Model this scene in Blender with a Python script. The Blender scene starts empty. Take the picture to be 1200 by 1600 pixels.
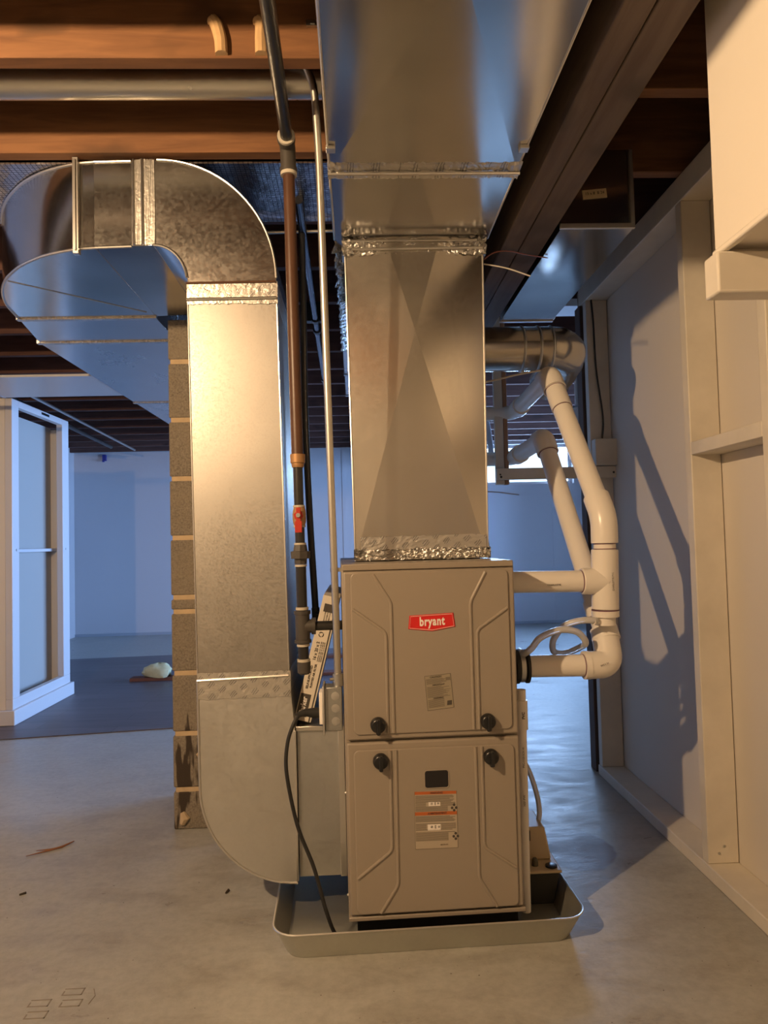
import bpy, bmesh, math, random
from mathutils import Vector, Matrix, Euler
random.seed(7)
S = bpy.context.scene
COL = S.collection
R = math.radians
# ------------------------------------------------------------------ camera
cam = bpy.data.cameras.new('camera'); co = bpy.data.objects.new('camera', cam); COL.objects.link(co)
cam.sensor_fit = 'VERTICAL'; cam.sensor_height = 24; cam.sensor_width = 18; cam.lens = 1109 / 1600 * 24
# columns are camera right, up, back in world axes (X right, Y away, Z up)
rgt = Vector((0.99893051, -0.03871132, -0.02528386)); upv = Vector((0.02367728, -0.04141211, 0.99886156)); fwd = Vector((0.03971431, 0.99839194, 0.04045124))
co.matrix_world = Matrix(((rgt.x, upv.x, -fwd.x, 0), (rgt.y, upv.y, -fwd.y, 0), (rgt.z, upv.z, -fwd.z, 1.0), (0, 0, 0, 1)))
cam.clip_start = 0.02
S.camera = co
# ------------------------------------------------------------------ light and exposure
S.view_settings.view_transform = 'Standard'; S.view_settings.look = 'None'
S.view_settings.exposure = 0.12; S.view_settings.gamma = 1.0; S.view_settings.use_curve_mapping = False
W = bpy.data.worlds.new('world'); S.world = W; W.use_nodes = True
W.node_tree.nodes['Background'].inputs[0].default_value = (0.55, 0.75, 1, 1); W.node_tree.nodes['Background'].inputs[1].default_value = 3.0
BULB_STRENGTH = 6600; BULB_COL = (1.0, 0.67, 0.37)
LAMP = (-1.2, 0.35, 1.89)
def light(name, kind, loc, power, color, **k):
    l = bpy.data.lights.new(name, kind); l.energy = power; l.color = color
    for a, b in k.items(): setattr(l, a, b)
    o = bpy.data.objects.new(name, l); COL.objects.link(o); o.location = loc; return o
o = light('daylight_side', 'AREA', (3.25, 5.65, 1.1), 430, (0.29, 0.50, 1.0), shape='RECTANGLE', size=1.9, size_y=3.3)
o.rotation_euler = Euler((0, R(90), 0))
o = light('daylight_back', 'AREA', (1.95, 8.5, 1.92), 80, (0.42, 0.62, 1.0), shape='RECTANGLE', size=1.3, size_y=0.55)
o.rotation_euler = Euler((R(-90), 0, 0))

# ------------------------------------------------------------------ materials
def mat(name, col, rough=0.6, metal=0.0, spec=0.5):
    M = bpy.data.materials.new(name); M.use_nodes = True
    b = M.node_tree.nodes['Principled BSDF']
    b.inputs['Base Color'].default_value = (*col, 1); b.inputs['Roughness'].default_value = rough
    b.inputs['Metallic'].default_value = metal; b.inputs['Specular IOR Level'].default_value = spec
    return M
def nd(M, t, **k):
    n = M.node_tree.nodes.new(t)
    for a, b in k.items():
        if a in n.inputs: n.inputs[a].default_value = b
        else: setattr(n, a, b)
    return n
def ln(M, a, b): M.node_tree.links.new(a, b)
def bs(M): return M.node_tree.nodes['Principled BSDF']
def coord(M, kind='Object', scale=(1, 1, 1), rot=(0, 0, 0)):
    tc = nd(M, 'ShaderNodeTexCoord'); mp = nd(M, 'ShaderNodeMapping'); ln(M, tc.outputs[kind], mp.inputs[0])
    mp.inputs['Scale'].default_value = scale; mp.inputs['Rotation'].default_value = rot; return mp.outputs[0]
def wcoord(M, scale=(1, 1, 1), rot=(0, 0, 0)):
    g = nd(M, 'ShaderNodeNewGeometry'); mp = nd(M, 'ShaderNodeMapping'); ln(M, g.outputs['Position'], mp.inputs[0])
    mp.inputs['Scale'].default_value = scale; mp.inputs['Rotation'].default_value = rot; return mp.outputs[0]
def ramp(M, fac, stops):
    r = nd(M, 'ShaderNodeValToRGB'); ln(M, fac, r.inputs[0]); e = r.color_ramp.elements
    while len(e) < len(stops): e.new(0.5)
    for i, (p, c) in enumerate(stops): e[i].position = p; e[i].color = (*c, 1) if len(c) == 3 else c
    return r.outputs[0]
def noise(M, vec, scale, detail=3, rough=0.5, dist=0.0):
    n = nd(M, 'ShaderNodeTexNoise'); ln(M, vec, n.inputs['Vector']); n.inputs['Scale'].default_value = scale
    n.inputs['Detail'].default_value = detail; n.inputs['Roughness'].default_value = rough; n.inputs['Distortion'].default_value = dist
    return n.outputs[0]
def mix(M, fac, a, b, mode='MIX'):
    x = nd(M, 'ShaderNodeMix', data_type='RGBA', blend_type=mode)
    for i, v in ((0, fac), (6, a), (7, b)):
        if hasattr(v, 'links'): ln(M, v, x.inputs[i])
        else: x.inputs[i].default_value = v if i == 0 else ((*v, 1) if len(v) == 3 else v)
    return x.outputs[2]
def mth(M, op, a, b=0.0, c=None):
    x = nd(M, 'ShaderNodeMath', operation=op)
    for i, v in enumerate((a, b, c)):
        if v is None: continue
        if hasattr(v, 'links'): ln(M, v, x.inputs[i])
        else: x.inputs[i].default_value = v
    return x.outputs[0]
def bump(M, h, strength, dist=0.01):
    b = nd(M, 'ShaderNodeBump'); b.inputs['Strength'].default_value = strength; b.inputs['Distance'].default_value = dist
    ln(M, h, b.inputs['Height']); ln(M, b.outputs[0], bs(M).inputs['Normal']); return b
def galv(name, rough=0.3, var=0.08, col=(0.60, 0.60, 0.58), wav=0.15, spangle=0.05, grain=120):
    M = mat(name, col, rough, 1.0)
    v = wcoord(M)
    n1 = noise(M, v, 3.5, 3, 0.55); n2 = noise(M, v, 160, 2, 0.6)
    vo = nd(M, 'ShaderNodeTexVoronoi'); ln(M, v, vo.inputs['Vector']); vo.inputs['Scale'].default_value = grain
    sp = mth(M, 'MULTIPLY_ADD', vo.outputs['Color'], spangle * 2, -spangle)
    r = mth(M, 'MULTIPLY_ADD', n1, var * 2, rough - var); r = mth(M, 'ADD', r, sp); ln(M, r, bs(M).inputs['Roughness'])
    c = mix(M, n1, tuple(x * 0.86 for x in col), tuple(min(1, x * 1.12) for x in col)); ln(M, c, bs(M).inputs['Base Color'])
    bump(M, noise(M, v, 2.2, 1, 0.4), wav, 0.05)
    return M
GALV = galv('galvanized_sheet', 0.36, 0.06)
GALV_DULL = galv('galvanized_dull', 0.46, 0.06, (0.62, 0.62, 0.60), 0.08, 0.07)
GALV_SHINY = galv('galvanized_bright', 0.17, 0.05, (0.58, 0.58, 0.56), 0.12, 0.02)
GALV_MID = galv('galvanized_elbow', 0.22, 0.06, (0.58, 0.57, 0.54), 0.10, 0.03)
SEAM = mat('seam_metal', (0.72, 0.71, 0.68), 0.3, 1.0)
STEEL = mat('steel', (0.6, 0.6, 0.58), 0.35, 1.0)
EMT = mat('conduit_metal', (0.66, 0.64, 0.58), 0.38, 1.0)
def foil(name, marks=True, dark=0.35, bmp=0.10, rough=0.36):
    M = mat(name, (0.7, 0.69, 0.66), rough, 1.0)
    v = wcoord(M); cr = nd(M, 'ShaderNodeTexVoronoi', feature='DISTANCE_TO_EDGE'); ln(M, noise_vec(M, v, 40, 0.03), cr.inputs['Vector']); cr.inputs['Scale'].default_value = 45
    h = mth(M, 'ADD', mth(M, 'MINIMUM', cr.outputs[0], 0.25), noise(M, v, 70, 4, 0.7))
    bump(M, h, bmp, 0.01)
    if marks:
        v2 = wcoord(M, (1, 1, 1), (0, R(-38), 0))
        w = nd(M, 'ShaderNodeTexWave', wave_type='BANDS', bands_direction='X'); ln(M, v2, w.inputs['Vector']); w.inputs['Scale'].default_value = 60; w.inputs['Distortion'].default_value = 3
        br = nd(M, 'ShaderNodeTexBrick'); ln(M, wcoord(M, (1, 1, 1), (R(90), R(0), R(34))), br.inputs['Vector'])
        br.inputs['Scale'].default_value = 1; br.inputs['Brick Width'].default_value = 0.034; br.inputs['Row Height'].default_value = 0.028; br.inputs['Mortar Size'].default_value = 0.0075
        br.inputs['Color1'].default_value = (1, 1, 1, 1); br.inputs['Color2'].default_value = (1, 1, 1, 1); br.inputs['Mortar'].default_value = (0, 0, 0, 1)
        msk = mth(M, 'MULTIPLY', mth(M, 'GREATER_THAN', w.outputs[1], 0.45), br.outputs[0])
        ln(M, mix(M, msk, (0.7, 0.69, 0.66), (dark * 1.15,) * 3), bs(M).inputs['Base Color'])
    return M
def noise_vec(M, v, scale, amt):
    n = nd(M, 'ShaderNodeTexNoise'); ln(M, v, n.inputs['Vector']); n.inputs['Scale'].default_value = scale
    x = nd(M, 'ShaderNodeVectorMath', operation='MULTIPLY_ADD'); ln(M, n.outputs[1], x.inputs[0]); x.inputs[1].default_value = (amt,) * 3; ln(M, v, x.inputs[2]); return x.outputs[0]
FOIL = foil('foil_tape_printed'); FOIL_PLAIN = foil('foil_tape_crumpled', True, 0.5, 0.5, 0.26)
def wood(name, c1, c2, along='X', rough=0.7):
    M = mat(name, c1, rough)
    sc = {'X': (1.2, 14, 14), 'Y': (14, 1.2, 14), 'Z': (14, 14, 1.2)}[along]
    v = wcoord(M, sc); n = noise(M, v, 2.4, 5, 0.6, 0.6)
    k = noise(M, wcoord(M, (2.2, 2.2, 5)), 2.0, 2, 0.5)
    c = ramp(M, n, [(0.3, c2), (0.62, c1)])
    c = mix(M, ramp(M, k, [(0.28, (1, 1, 1)), (0.4, (0, 0, 0))]), c, tuple(x * 0.45 for x in c1))
    ln(M, c, bs(M).inputs['Base Color']); bump(M, n, 0.25, 0.004); return M
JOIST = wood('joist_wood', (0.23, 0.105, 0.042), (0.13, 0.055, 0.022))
JOISTD = wood('joist_wood_dark', (0.13, 0.058, 0.042), (0.08, 0.032, 0.024))  # darker, redder joist wood for far joists and most right of the girder
BEAMW = wood('girder_wood', (0.13, 0.095, 0.072), (0.08, 0.052, 0.04), 'Y')
SUBF = wood('subfloor_wood', (0.07, 0.04, 0.022), (0.045, 0.025, 0.014), 'Y')
BRWN = wood('brown_plank', (0.19, 0.075, 0.05), (0.13, 0.05, 0.03))
def paint(name, col, rough=0.55, amt=0.06, sc=3.0, b=0.12):
    M = mat(name, col, rough); v = wcoord(M); n = noise(M, v, sc, 4, 0.6)
    ln(M, mix(M, n, tuple(x * (1 - amt) for x in col), tuple(min(1, x * (1 + amt)) for x in col)), bs(M).inputs['Base Color'])
    bump(M, noise(M, v, 60, 3), b, 0.002); return M
PAINTW = paint('painted_wood', (0.66, 0.61, 0.52), 0.5, 0.22, 6)
DRYW = paint('painted_panel', (0.66, 0.61, 0.54), 0.6, 0.03, 2)
SOFF = paint('painted_soffit', (0.76, 0.70, 0.60), 0.6, 0.02, 2)
WALLW = paint('white_wall', (0.54, 0.53, 0.55), 0.65, 0.03, 1.5)
CABW = paint('white_cabinet', (0.66, 0.65, 0.66), 0.35, 0.01, 2, 0.02)
PANELG = paint('grey_panel', (0.42, 0.40, 0.37), 0.6, 0.01, 2, 0.02)
PVC = paint('white_pvc', (0.80, 0.76, 0.70), 0.28, 0.02, 8, 0.01)
PVCMARK = mat('pvc_print', (0.16, 0.14, 0.13), 0.6)
PRIMER = mat('purple_primer', (0.17, 0.08, 0.12), 0.5)
FURN = paint('furnace_paint', (0.305, 0.262, 0.212), 0.36, 0.015, 3, 0.03)
BLACK = mat('black_plastic', (0.012, 0.012, 0.013), 0.3)
RUBBER = mat('black_rubber', (0.018, 0.018, 0.018), 0.55)
REDP = mat('red_badge', (0.62, 0.02, 0.02), 0.35)
REDH = mat('red_handle', (0.45, 0.035, 0.02), 0.4)
WHITEP = mat('white_print', (0.85, 0.80, 0.74), 0.45)
LABELG = mat('label_paper', (0.30, 0.26, 0.19), 0.5)
LABELG2 = mat('label_paper_light', (0.42, 0.36, 0.28), 0.5)
INK = mat('label_ink', (0.07, 0.06, 0.05), 0.6)
INKM = mat('label_ink_grey', (0.17, 0.145, 0.11), 0.6)
ORNG = mat('label_orange', (0.46, 0.12, 0.03), 0.5)
DARKGL = mat('sight_glass', (0.015, 0.013, 0.015), 0.15)
IRON = paint('black_iron', (0.022, 0.021, 0.02), 0.3, 0.3, 30, 0.08)
BROWNP = paint('brown_coated_pipe', (0.085, 0.038, 0.02), 0.4, 0.35, 12, 0.2)
BRASSD = mat('thread_sealed_brass', (0.42, 0.24, 0.11), 0.5, 0.4)
GREYFIT = paint('grey_fitting', (0.06, 0.053, 0.046), 0.45, 0.2, 30, 0.2)
SEALANT = mat('pale_sealant', (0.5, 0.46, 0.38), 0.6)
CARD = mat('cardboard_white', (0.72, 0.66, 0.56), 0.7)
PLEAT = mat('filter_pleat', (0.75, 0.78, 0.8), 0.9)
BEIGE = mat('beige_plastic', (0.52, 0.42, 0.27), 0.4)
CLEAR = mat('clear_vinyl_tube', (0.75, 0.75, 0.75), 0.2); bs(CLEAR).inputs['Transmission Weight'].default_value = 0.35
CLEAR.blend_method = 'OPAQUE'
FOAMY = paint('yellow_foam', (0.62, 0.60, 0.36), 0.8, 0.2, 30, 0.6)
CABLEW = mat('white_cable', (0.6, 0.56, 0.5), 0.4)
CABLER = mat('red_wire', (0.30, 0.10, 0.06), 0.4)
INSUL = mat('dark_hose', (0.02, 0.025, 0.035), 0.4)
GREYT = mat('grey_tube', (0.36, 0.38, 0.42), 0.4)
PANM = galv('pan_metal', 0.55, 0.05, (0.60, 0.60, 0.54), 0.05, 0.05)
PADBLACK = mat('black_pad', (0.008, 0.008, 0.008), 0.8)  # even near-black colour of the furnace support pads
BLUEP = mat('blue_plastic', (0.03, 0.04, 0.25), 0.4)
# concrete floor
FLOOR = mat('concrete_floor', (0.4, 0.38, 0.35), 0.5)
def build_floor(M):
    v = wcoord(M)
    big = noise(M, v, 0.9, 5, 0.6, 0.4); mid = noise(M, wcoord(M, (1, 2.2, 1), (0, 0, R(20))), 4.5, 6, 0.65, 0.5); fine = noise(M, v, 40, 5, 0.7)
    c = ramp(M, big, [(0.3, (0.345, 0.35, 0.325)), (0.7, (0.46, 0.46, 0.425))])
    c = mix(M, ramp(M, mid, [(0.36, (0.6,) * 3), (0.54, (0, 0, 0))]), c, (0.27, 0.255, 0.225))
    c = mix(M, 0.22, c, ramp(M, fine, [(0.35, (0.25, 0.235, 0.21)), (0.6, (0.52, 0.50, 0.46))]))
    sp = noise(M, v, 95, 1, 0.4); c = mix(M, ramp(M, sp, [(0.19, (1, 1, 1)), (0.22, (0, 0, 0))]), c, (0.07, 0.05, 0.03))
    ring = noise(M, v, 5, 3, 0.6)
    g = nd(M, 'ShaderNodeVectorMath', operation='DISTANCE'); ln(M, wcoord(M, (1, 0.75, 0)), g.inputs[0]); g.inputs[1].default_value = (0.675, 2.285 * 0.75, 0)
    d = mth(M, 'ADD', g.outputs['Value'], mth(M, 'MULTIPLY', ring, 0.05))
    c = mix(M, ramp(M, d, [(0.135, (0.85,) * 3), (0.146, (0, 0, 0))]), c, (0.15, 0.085, 0.06))
    ln(M, c, bs(M).inputs['Base Color'])
    ln(M, ramp(M, mid, [(0.3, (0.26,) * 3), (0.7, (0.50,) * 3)]), bs(M).inputs['Roughness'])
    bump(M, mth(M, 'ADD', mid, mth(M, 'MULTIPLY', fine, 0.4)), 0.10, 0.015)
build_floor(FLOOR)
VINYL = mat('dark_plank_vinyl', (0.09, 0.085, 0.10), 0.42)
def build_vinyl(M):
    n = noise(M, wcoord(M, (1, 7, 1)), 2.5, 5, 0.6)
    br = nd(M, 'ShaderNodeTexBrick'); ln(M, wcoord(M), br.inputs['Vector']); br.inputs['Scale'].default_value = 1
    br.inputs['Brick Width'].default_value = 0.9; br.inputs['Row Height'].default_value = 0.15; br.inputs['Mortar Size'].default_value = 0.002
    br.inputs['Color1'].default_value = (0.11, 0.10, 0.11, 1); br.inputs['Color2'].default_value = (0.15, 0.14, 0.15, 1); br.inputs['Mortar'].default_value = (0.04, 0.04, 0.04, 1)
    ln(M, mix(M, 0.5, br.outputs[0], ramp(M, n, [(0.3, (0.055, 0.042, 0.05)), (0.7, (0.14, 0.105, 0.12))])), bs(M).inputs['Base Color'])
build_vinyl(VINYL)
CMU = mat('cinder_block', (0.2, 0.17, 0.13), 0.95)
def build_cmu(M):
    v = wcoord(M); f = noise(M, v, 150, 4, 0.8); b = noise(M, v, 8, 3)
    c = ramp(M, f, [(0.32, (0.12, 0.10, 0.08)), (0.45, (0.22, 0.19, 0.15)), (0.68, (0.33, 0.29, 0.23))])
    c = mix(M, ramp(M, b, [(0.4, (0, 0, 0)), (0.7, (0.5,) * 3)]), c, (0.30, 0.25, 0.18))
    st = noise(M, wcoord(M, (9, 9, 1.6)), 1.6, 3, 0.6)
    z = nd(M, 'ShaderNodeSeparateXYZ'); ln(M, wcoord(M), z.inputs[0])
    low = mth(M, 'LESS_THAN', z.outputs[2], 0.62)
    c = mix(M, mth(M, 'MULTIPLY', ramp(M, st, [(0.53, (0, 0, 0)), (0.56, (1, 1, 1))]), low), c, (0.055, 0.04, 0.028))
    ln(M, c, bs(M).inputs['Base Color']); bump(M, f, 0.9, 0.006)
build_cmu(CMU)
MORTAR = paint('mortar', (0.50, 0.38, 0.24), 0.9, 0.2, 25, 0.8)
FGRID = mat('reinforced_foil', (0.5, 0.5, 0.56), 0.22, 1.0)
def build_fgrid(M):
    br = nd(M, 'ShaderNodeTexBrick', offset=0.0); ln(M, wcoord(M), br.inputs['Vector']); br.inputs['Scale'].default_value = 1
    br.inputs['Brick Width'].default_value = 0.014; br.inputs['Row Height'].default_value = 0.012; br.inputs['Mortar Size'].default_value = 0.0012
    br.inputs['Color1'].default_value = (0.6, 0.6, 0.64, 1); br.inputs['Color2'].default_value = (0.56, 0.56, 0.6, 1); br.inputs['Mortar'].default_value = (0.16, 0.16, 0.2, 1)
    ln(M, br.outputs[0], bs(M).inputs['Base Color']); bump(M, mth(M, 'ADD', noise(M, wcoord(M), 14, 4), mth(M, 'MULTIPLY', br.outputs[1], -0.3)), 0.35, 0.02)
build_fgrid(FGRID)
GLASS = bpy.data.materials.new('window_glass'); GLASS.use_nodes = True
def build_glass(M):
    M.node_tree.nodes.remove(bs(M)); out = M.node_tree.nodes['Material Output']
    t = nd(M, 'ShaderNodeBsdfTransparent'); t.inputs[0].default_value = (0.93, 0.96, 0.97, 1); g = nd(M, 'ShaderNodeBsdfGlossy'); g.inputs['Roughness'].default_value = 0.02
    f = nd(M, 'ShaderNodeFresnel'); f.inputs[0].default_value = 1.45; x = nd(M, 'ShaderNodeMixShader')
    ln(M, f.outputs[0], x.inputs[0]); ln(M, t.outputs[0], x.inputs[1]); ln(M, g.outputs[0], x.inputs[2]); ln(M, x.outputs[0], out.inputs[0])
build_glass(GLASS)
BULBM = mat('bulb_glow', (1, 1, 1), 0.4); bs(BULBM).inputs['Emission Color'].default_value = (*BULB_COL, 1); bs(BULBM).inputs['Emission Strength'].default_value = BULB_STRENGTH
PORC = mat('porcelain', (0.8, 0.78, 0.72), 0.3)

# ------------------------------------------------------------------ mesh helpers
class G:
    def __init__(s, xf=None): s.v = []; s.f = []; s.mi = []; s.xf = xf
    def add(s, vs, fs, m=0):
        b = len(s.v); s.v += [Vector(p) for p in vs]; s.f += [tuple(b + i for i in f) for f in fs]; s.mi += [m] * len(fs); return s
    def box(s, x0, y0, z0, x1, y1, z1, m=0):
        return s.add([(x0, y0, z0), (x1, y0, z0), (x1, y1, z0), (x0, y1, z0), (x0, y0, z1), (x1, y0, z1), (x1, y1, z1), (x0, y1, z1)],
                     [(0, 3, 2, 1), (4, 5, 6, 7), (0, 1, 5, 4), (1, 2, 6, 5), (2, 3, 7, 6), (3, 0, 4, 7)], m)
    def prism(s, poly, axis, a, b, m=0):
        """extrude a polygon (2D points) along axis from a to b. axis Y: points (x,z); axis Z: (x,y); axis X: (y,z)"""
        def p(q, t):
            return {'X': (t, q[0], q[1]), 'Y': (q[0], t, q[1]), 'Z': (q[0], q[1], t)}[axis]
        n = len(poly)
        vs = [p(q, a) for q in poly] + [p(q, b) for q in poly]
        fs = [tuple(range(n)), tuple(range(2 * n - 1, n - 1, -1))] + [(i, i + n, (i + 1) % n + n, (i + 1) % n) for i in range(n)]
        return s.add(vs, fs, m)
    def tube(s, pts, r, n=16, m=0, cap=True, closed=False):
        pts = [Vector(p) for p in pts]; k = len(pts); rs = r if isinstance(r, (list, tuple)) else [r] * k
        rings = []; up = None
        for i in range(k):
            if closed: t = (pts[(i + 1) % k] - pts[i - 1]).normalized()
            else: t = (pts[min(i + 1, k - 1)] - pts[max(i - 1, 0)])
            t = t.normalized() if t.length > 1e-9 else Vector((0, 0, 1))
            if up is None: up = t.orthogonal().normalized()
            else:
                up = up - t * up.dot(t)
                up = up.normalized() if up.length > 1e-6 else t.orthogonal().normalized()
            w = t.cross(up)
            rings.append([pts[i] + (up * math.cos(2 * math.pi * j / n) + w * math.sin(2 * math.pi * j / n)) * rs[i] for j in range(n)])
        vs = [p for q in rings for p in q]; fs = []
        for i in range(k if closed else k - 1):
            a, b = i * n, ((i + 1) % k) * n
            for j in range(n): fs.append((a + j, a + (j + 1) % n, b + (j + 1) % n, b + j))
        if cap and not closed: fs += [tuple(range(n - 1, -1, -1)), tuple(range((k - 1) * n, k * n))]
        return s.add(vs, fs, m)
    def cyl(s, a, b, r, n=20, m=0): return s.tube([a, b], r, n, m)
    def lathe(s, base, axis, prof, n=24, m=0):
        """prof: list of (t along axis, radius)"""
        b = Vector(base); ax = Vector(axis).normalized(); u = ax.orthogonal().normalized(); w = ax.cross(u)
        vs = []; fs = []
        for t, r in prof: vs += [b + ax * t + (u * math.cos(2 * math.pi * j / n) + w * math.sin(2 * math.pi * j / n)) * max(r, 1e-5) for j in range(n)]
        for i in range(len(prof) - 1):
            for j in range(n): fs.append((i * n + j, i * n + (j + 1) % n, (i + 1) * n + (j + 1) % n, (i + 1) * n + j))
        fs += [tuple(range(n - 1, -1, -1)), tuple(range((len(prof) - 1) * n, len(prof) * n))]
        return s.add(vs, fs, m)
def fillet(pts, r, n=8):
    pts = [Vector(p) for p in pts]; out = [pts[0]]
    for i in range(1, len(pts) - 1):
        a, b, c = pts[i - 1], pts[i], pts[i + 1]; rr = r[i] if isinstance(r, (list, tuple)) else r
        d1 = (a - b); d2 = (c - b); L = min(rr, d1.length * 0.49, d2.length * 0.49)
        p, q = b + d1.normalized() * L, b + d2.normalized() * L
        for k in range(n + 1):
            t = k / n; out.append(p * (1 - t) ** 2 + b * 2 * t * (1 - t) + q * t * t)
    out.append(pts[-1]); return out
def spline(pts, n=8):
    P = [Vector(p) for p in pts]; P = [P[0] * 2 - P[1]] + P + [P[-1] * 2 - P[-2]]; out = []
    for i in range(1, len(P) - 2):
        for k in range(n):
            t = k / n; a, b, c, d = P[i - 1:i + 3]
            out.append(0.5 * ((2 * b) + (c - a) * t + (2 * a - 5 * b + 4 * c - d) * t * t + (3 * b - a - 3 * c + d) * t ** 3))
    out.append(P[-2]); return out
def arc(cx, cy, rx, ry, a0, a1, n=14):
    return [(cx + rx * math.cos(R(a0 + (a1 - a0) * i / n)), cy + ry * math.sin(R(a0 + (a1 - a0) * i / n))) for i in range(n + 1)]
def rrect(x0, y0, x1, y1, r, n=6):
    o = []
    for cx, cy, a in ((x1 - r, y0 + r, -90), (x1 - r, y1 - r, 0), (x0 + r, y1 - r, 90), (x0 + r, y0 + r, 180)):
        o += arc(cx, cy, r, r, a, a + 90, n)
    return o
def build(name, g, mats, parent=None, bevel=0.0, seg=2, local=False, smooth=True, flip=True):
    mats = mats if isinstance(mats, (list, tuple)) else [mats]
    me = bpy.data.meshes.new(name)
    vs = g.v
    if parent is None:
        lo = Vector([min(p[i] for p in vs) for i in range(3)]); hi = Vector([max(p[i] for p in vs) for i in range(3)])
        org = Vector(((lo.x + hi.x) / 2, (lo.y + hi.y) / 2, lo.z)); inv = Matrix.Translation(-org)
    else:
        inv = Matrix.Identity(4) if local else WM[parent.name].inverted()
        org = None
    me.from_pydata([inv @ p for p in vs], [], g.f)
    for M in mats: me.materials.append(M)
    me.polygons.foreach_set('material_index', g.mi)
    bm = bmesh.new(); bm.from_mesh(me); bmesh.ops.recalc_face_normals(bm, faces=bm.faces); bm.to_mesh(me); bm.free()
    if smooth:
        for p in me.polygons: p.use_smooth = True
        me.set_sharp_from_angle(angle=R(35))
    me.update()
    o = bpy.data.objects.new(name, me); COL.objects.link(o)
    if org is not None: o.location = org; WM[o.name] = Matrix.Translation(org)
    else: o.parent = parent; WM[o.name] = WM[parent.name]
    if bevel:
        b = o.modifiers.new('bevel', 'BEVEL'); b.width = bevel; b.segments = seg; b.limit_method = 'ANGLE'; b.angle_limit = R(40)
    return o
WM = {}
def thing(name, loc, label, cat, group=None, rz=0.0):
    o = bpy.data.objects.new(name, None); COL.objects.link(o); o.location = loc; o.rotation_euler = (0, 0, rz); o.empty_display_size = 0.05
    WM[o.name] = Matrix.Translation(Vector(loc)) @ Matrix.Rotation(rz, 4, 'Z')
    return tag(o, label, cat, group)
def tag(o, label, cat, group=None, kind=None):
    o['label'] = label; o['category'] = cat
    if group: o['group'] = group
    if kind: o['kind'] = kind
    return o
def struct(o): o['kind'] = 'structure'; return o
def lab(o, t): o['label'] = t; return o
def text(name, body, size, M, mat4, parent, sx=1.0, bold=0.0, align='CENTER', local=False, depth=0.0004, space=1.0):
    """lettering laid on a surface: mat4 maps the text plane (x right, y up) into the parent's or world frame"""
    c = bpy.data.curves.new(name, 'FONT'); c.body = body; c.size = size; c.align_x = align; c.align_y = 'CENTER'; c.offset = bold; c.extrude = depth; c.resolution_u = 3; c.space_character = space
    t = bpy.data.objects.new(name + '_tmp', c); COL.objects.link(t)
    dg = bpy.context.evaluated_depsgraph_get(); me = bpy.data.meshes.new_from_object(t.evaluated_get(dg))
    bpy.data.objects.remove(t); bpy.data.curves.remove(c)
    inv = Matrix.Identity(4) if local else WM[parent.name].inverted()
    me.transform(inv @ mat4 @ Matrix.Diagonal((sx, 1, 1, 1))); me.materials.clear(); me.materials.append(M)
    o = bpy.data.objects.new(name, me); COL.objects.link(o); o.parent = parent; WM[o.name] = WM[parent.name]; return o
def frame(o, x, y):
    """4x4 whose text x axis is x, y axis is y, origin o"""
    x = Vector(x).normalized(); y = Vector(y).normalized(); z = x.cross(y)
    return Matrix(((x.x, y.x, z.x, o[0]), (x.y, y.y, z.y, o[1]), (x.z, y.z, z.z, o[2]), (0, 0, 0, 1)))

# ================================================================== SETTING
XL, XR, YF, YB = -3.2, 3.0, -2.4, 8.2
JZ, SZ = 2.08, 2.32
fl = struct(build('floor', G().box(XL - .1, YF - .1, -.1, XR + .1, YB + .1, 0), FLOOR))
struct(build('ceiling', G().box(XL - .1, YF - .1, SZ, XR + .1, YB + .1, SZ + .05), SUBF))
struct(build('wall_left', G().box(XL - .1, YF, 0, XL, YB, SZ), WALLW))
struct(build('wall_front', G().box(XL, YF - .1, 0, XR, YF, SZ), DRYW))
# back wall with window opening
wx0, wx1, wz0, wz1 = 1.36, 2.56, 1.62, 2.09
wb = G()
wb.box(XL, YB, 0, wx0, YB + .2, SZ); wb.box(wx1, YB, 0, XR, YB + .2, SZ); wb.box(wx0, YB, 0, wx1, YB + .2, wz0); wb.box(wx0, YB, wz1, wx1, YB + .2, SZ)
for x in (-1.35, -.13, 1.09, 2.31): wb.box(x - .02, YB - .004, 0, x + .02, YB, 2.08)
struct(build('wall_back', wb, WALLW))
def window(name, g_frame, g_pane, parent_loc, mats):
    o = bpy.data.objects.new(name, None); COL.objects.link(o); o.location = parent_loc; WM[o.name] = Matrix.Translation(Vector(parent_loc)); struct(o)
    build('window_frame', g_frame, mats, o, 0.003); build('window_pane', g_pane, GLASS, o)
wf = G(); f = .035; y0, y1 = YB + .1, YB + .15
wf.box(wx0, y0, wz0, wx1, y1, wz0 + f); wf.box(wx0, y0, wz1 - f, wx1, y1, wz1); wf.box(wx0, y0, wz0 + f, wx0 + f, y1, wz1 - f); wf.box(wx1 - f, y0, wz0 + f, wx1, y1, wz1 - f)
window('window_1', wf, G().box(wx0 + f, y0 + .02, wz0 + f, wx1 - f, y0 + .026, wz1 - f), (1.96, YB + .1, wz0), CABW)
dy0, dy1, dz1 = 4.0, 7.3, 2.02
wr = G(); wr.box(XR, YF, 0, XR + .1, dy0, SZ); wr.box(XR, dy1, 0, XR + .1, YB, SZ); wr.box(XR, dy0, dz1, XR + .1, dy1, SZ); wr.box(XR, dy0, 0, XR + .1, dy1, .06)
struct(build('wall_right', wr, WALLW))
df = G(); x0, x1 = XR + .02, XR + .08
df.box(x0, dy0, .06, x1, dy1, .12); df.box(x0, dy0, dz1 - .06, x1, dy1, dz1); df.box(x0, dy0, .12, x1, dy0 + .06, dz1 - .06); df.box(x0, dy1 - .06, .12, x1, dy1, dz1 - .06); df.box(x0, 5.61, .12, x1, 5.69, dz1 - .06)
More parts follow.
